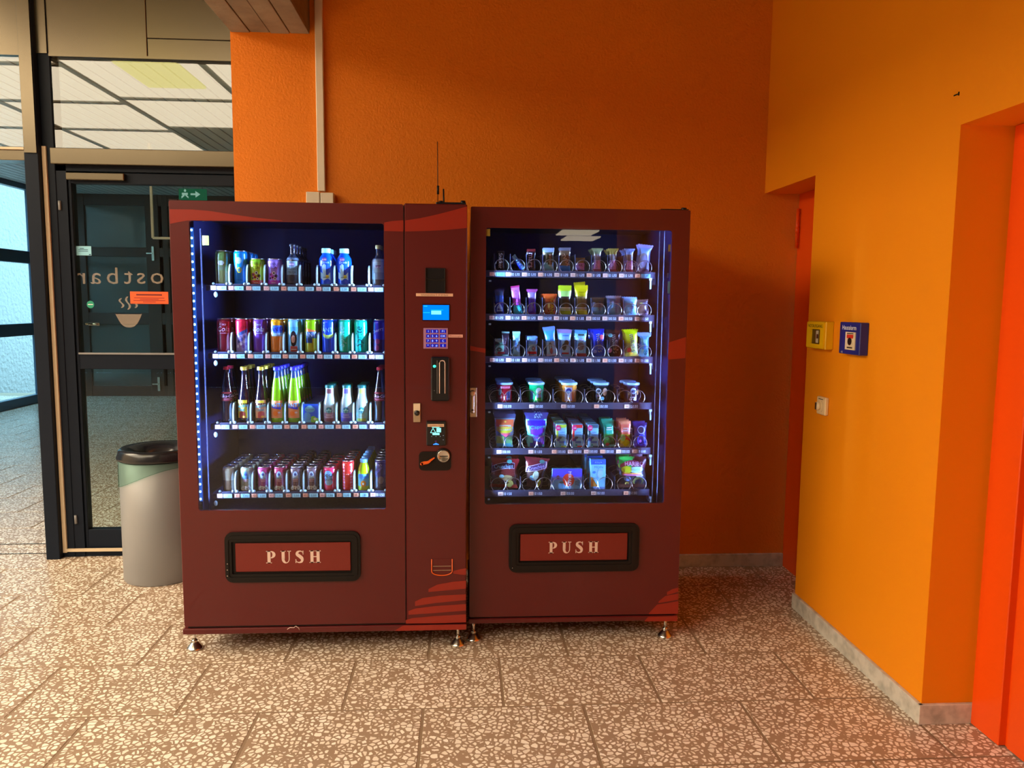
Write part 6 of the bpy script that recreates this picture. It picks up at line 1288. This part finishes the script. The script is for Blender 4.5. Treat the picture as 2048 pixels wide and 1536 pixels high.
def a_mo(b, W, w, h):
    b.strip(W, -w * .5, w * .5, h - .024, h, rgb(45, 105, 235), 4); b.strip(W, -.021, .021, h - .019, h - .008, rgb(25, 60, 190), 4, .0010); b.text(W, 'KOLLN', 0, h - .0135, .0105, rgb(160, 220, 250), off=.0018); b.text(W, 'MOIN', .002, h - .036, .016, rgb(25, 85, 160)); b.text(W, 'COOKIE', .002, h - .050, .012, rgb(150, 160, 210))
    b.oval(W, -.018, .078, .008, .006, rgb(60, 130, 220), 8); b.oval(W, .010, .070, .014, .018, rgb(150, 200, 235), 10, .0006); b.strip(W, -w * .46, -.002, lambda u: .012, lambda u: .062 - (u + w * .46) * 1.5, rgb(205, 150, 70), 6, .0010); b.strip(W, -w * .5, w * .5, 0.0, .010, rgb(95, 130, 190), 3)
box_pack(5, 'cookie_box', 'tall light blue cookie box on the bottom snack shelf', 'tall light blue cookie box on bottom snack shelf', 'biscuit box', 1196, .070, .138, .036, rgb(120, 200, 245), a_mo, 3, dy=.060)
def a_ha(b, W, w, h):
    b.strip(W, -w * .44, w * .40, lambda u: .096 + .014 * (1 - (u / w * 2.4) ** 2), lambda u: .112 + .018 * (1 - (u / w * 2.4) ** 2), rgb(150, 60, 80), 14, .0010); b.text(W, 'HARIBO', .004, .115, .026, rgb(240, 190, 230), sx=.95, off=.0030)
    b.oval(W, -.030, .088, .024, .016, rgb(200, 215, 45), 12, .0016); b.oval(W, .014, .088, .034, .014, rgb(150, 200, 190), 12, .0012); b.text(W, 'Frucht', .010, .090, .018, rgb(70, 130, 120), off=.0030); b.strip(W, -w * .36, w * .30, .068, .074, rgb(240, 165, 90), 10, .0022); b.strip(W, -w * .36, w * .24, .061, .067, rgb(225, 130, 190), 10, .0022)
    b.oval(W, .026, .034, .026, .022, rgb(115, 125, 60), 12, .0010); b.oval(W, -.026, .046, .016, .012, rgb(120, 140, 190), 10, .0010); b.oval(W, -.026, .022, .010, .008, rgb(195, 185, 90), 8, .0014); b.oval(W, .030, .060, .018, .008, rgb(185, 180, 160), 8, .0016)
bag(5, 'sweet_bag', 'wide green and brown sweet bag right end of bottom snack shelf', 'sweet bag', 1264, .134, .146, .045, lambda s, t_: rgb(95, 60, 50) if t_ < .12 else (rgb(40, 190, 80) if t_ > .62 and s < .4 + (t_ - .62) * .4 else (rgb(60, 60, 65) if t_ < .6 else rgb(100, 55, 60))), a_ha, n=1, dy=.06, blabel='wide green and brown sweet bag on bottom shelf', seed=52, nu=16)

# coils: one per narrow lane, a mirrored pair in the wide lanes
def coil(row, px, me):
    p = PX(px, ROWY2[row] - 30, SY2 + .004); inst('coil', me, SH2[row], (clampx(row, p.x, .033), SY2 + .008, SZ2[row] - .0159))
for r_ in (0, 1, 2):
    for k in range(10): coil(r_, TAGX[r_][k] + 15.5, CO1)
for c in (1009, 1072, 1137, 1201, 1261): coil(3, c - 15, CO2); coil(3, c + 15, CO3)
for c in (1009, 1074): coil(4, c - 15, CO2); coil(4, c + 15, CO3)
for c in (1122, 1155, 1186, 1219, 1250, 1281): coil(4, c, CO1)
for c in (1012, 1074, 1134, 1196, 1264): coil(5, c - 15, CO2); coil(5, c + 15, CO3)
print('TILES', ntile, 'OBJECTS', len(bpy.data.objects))
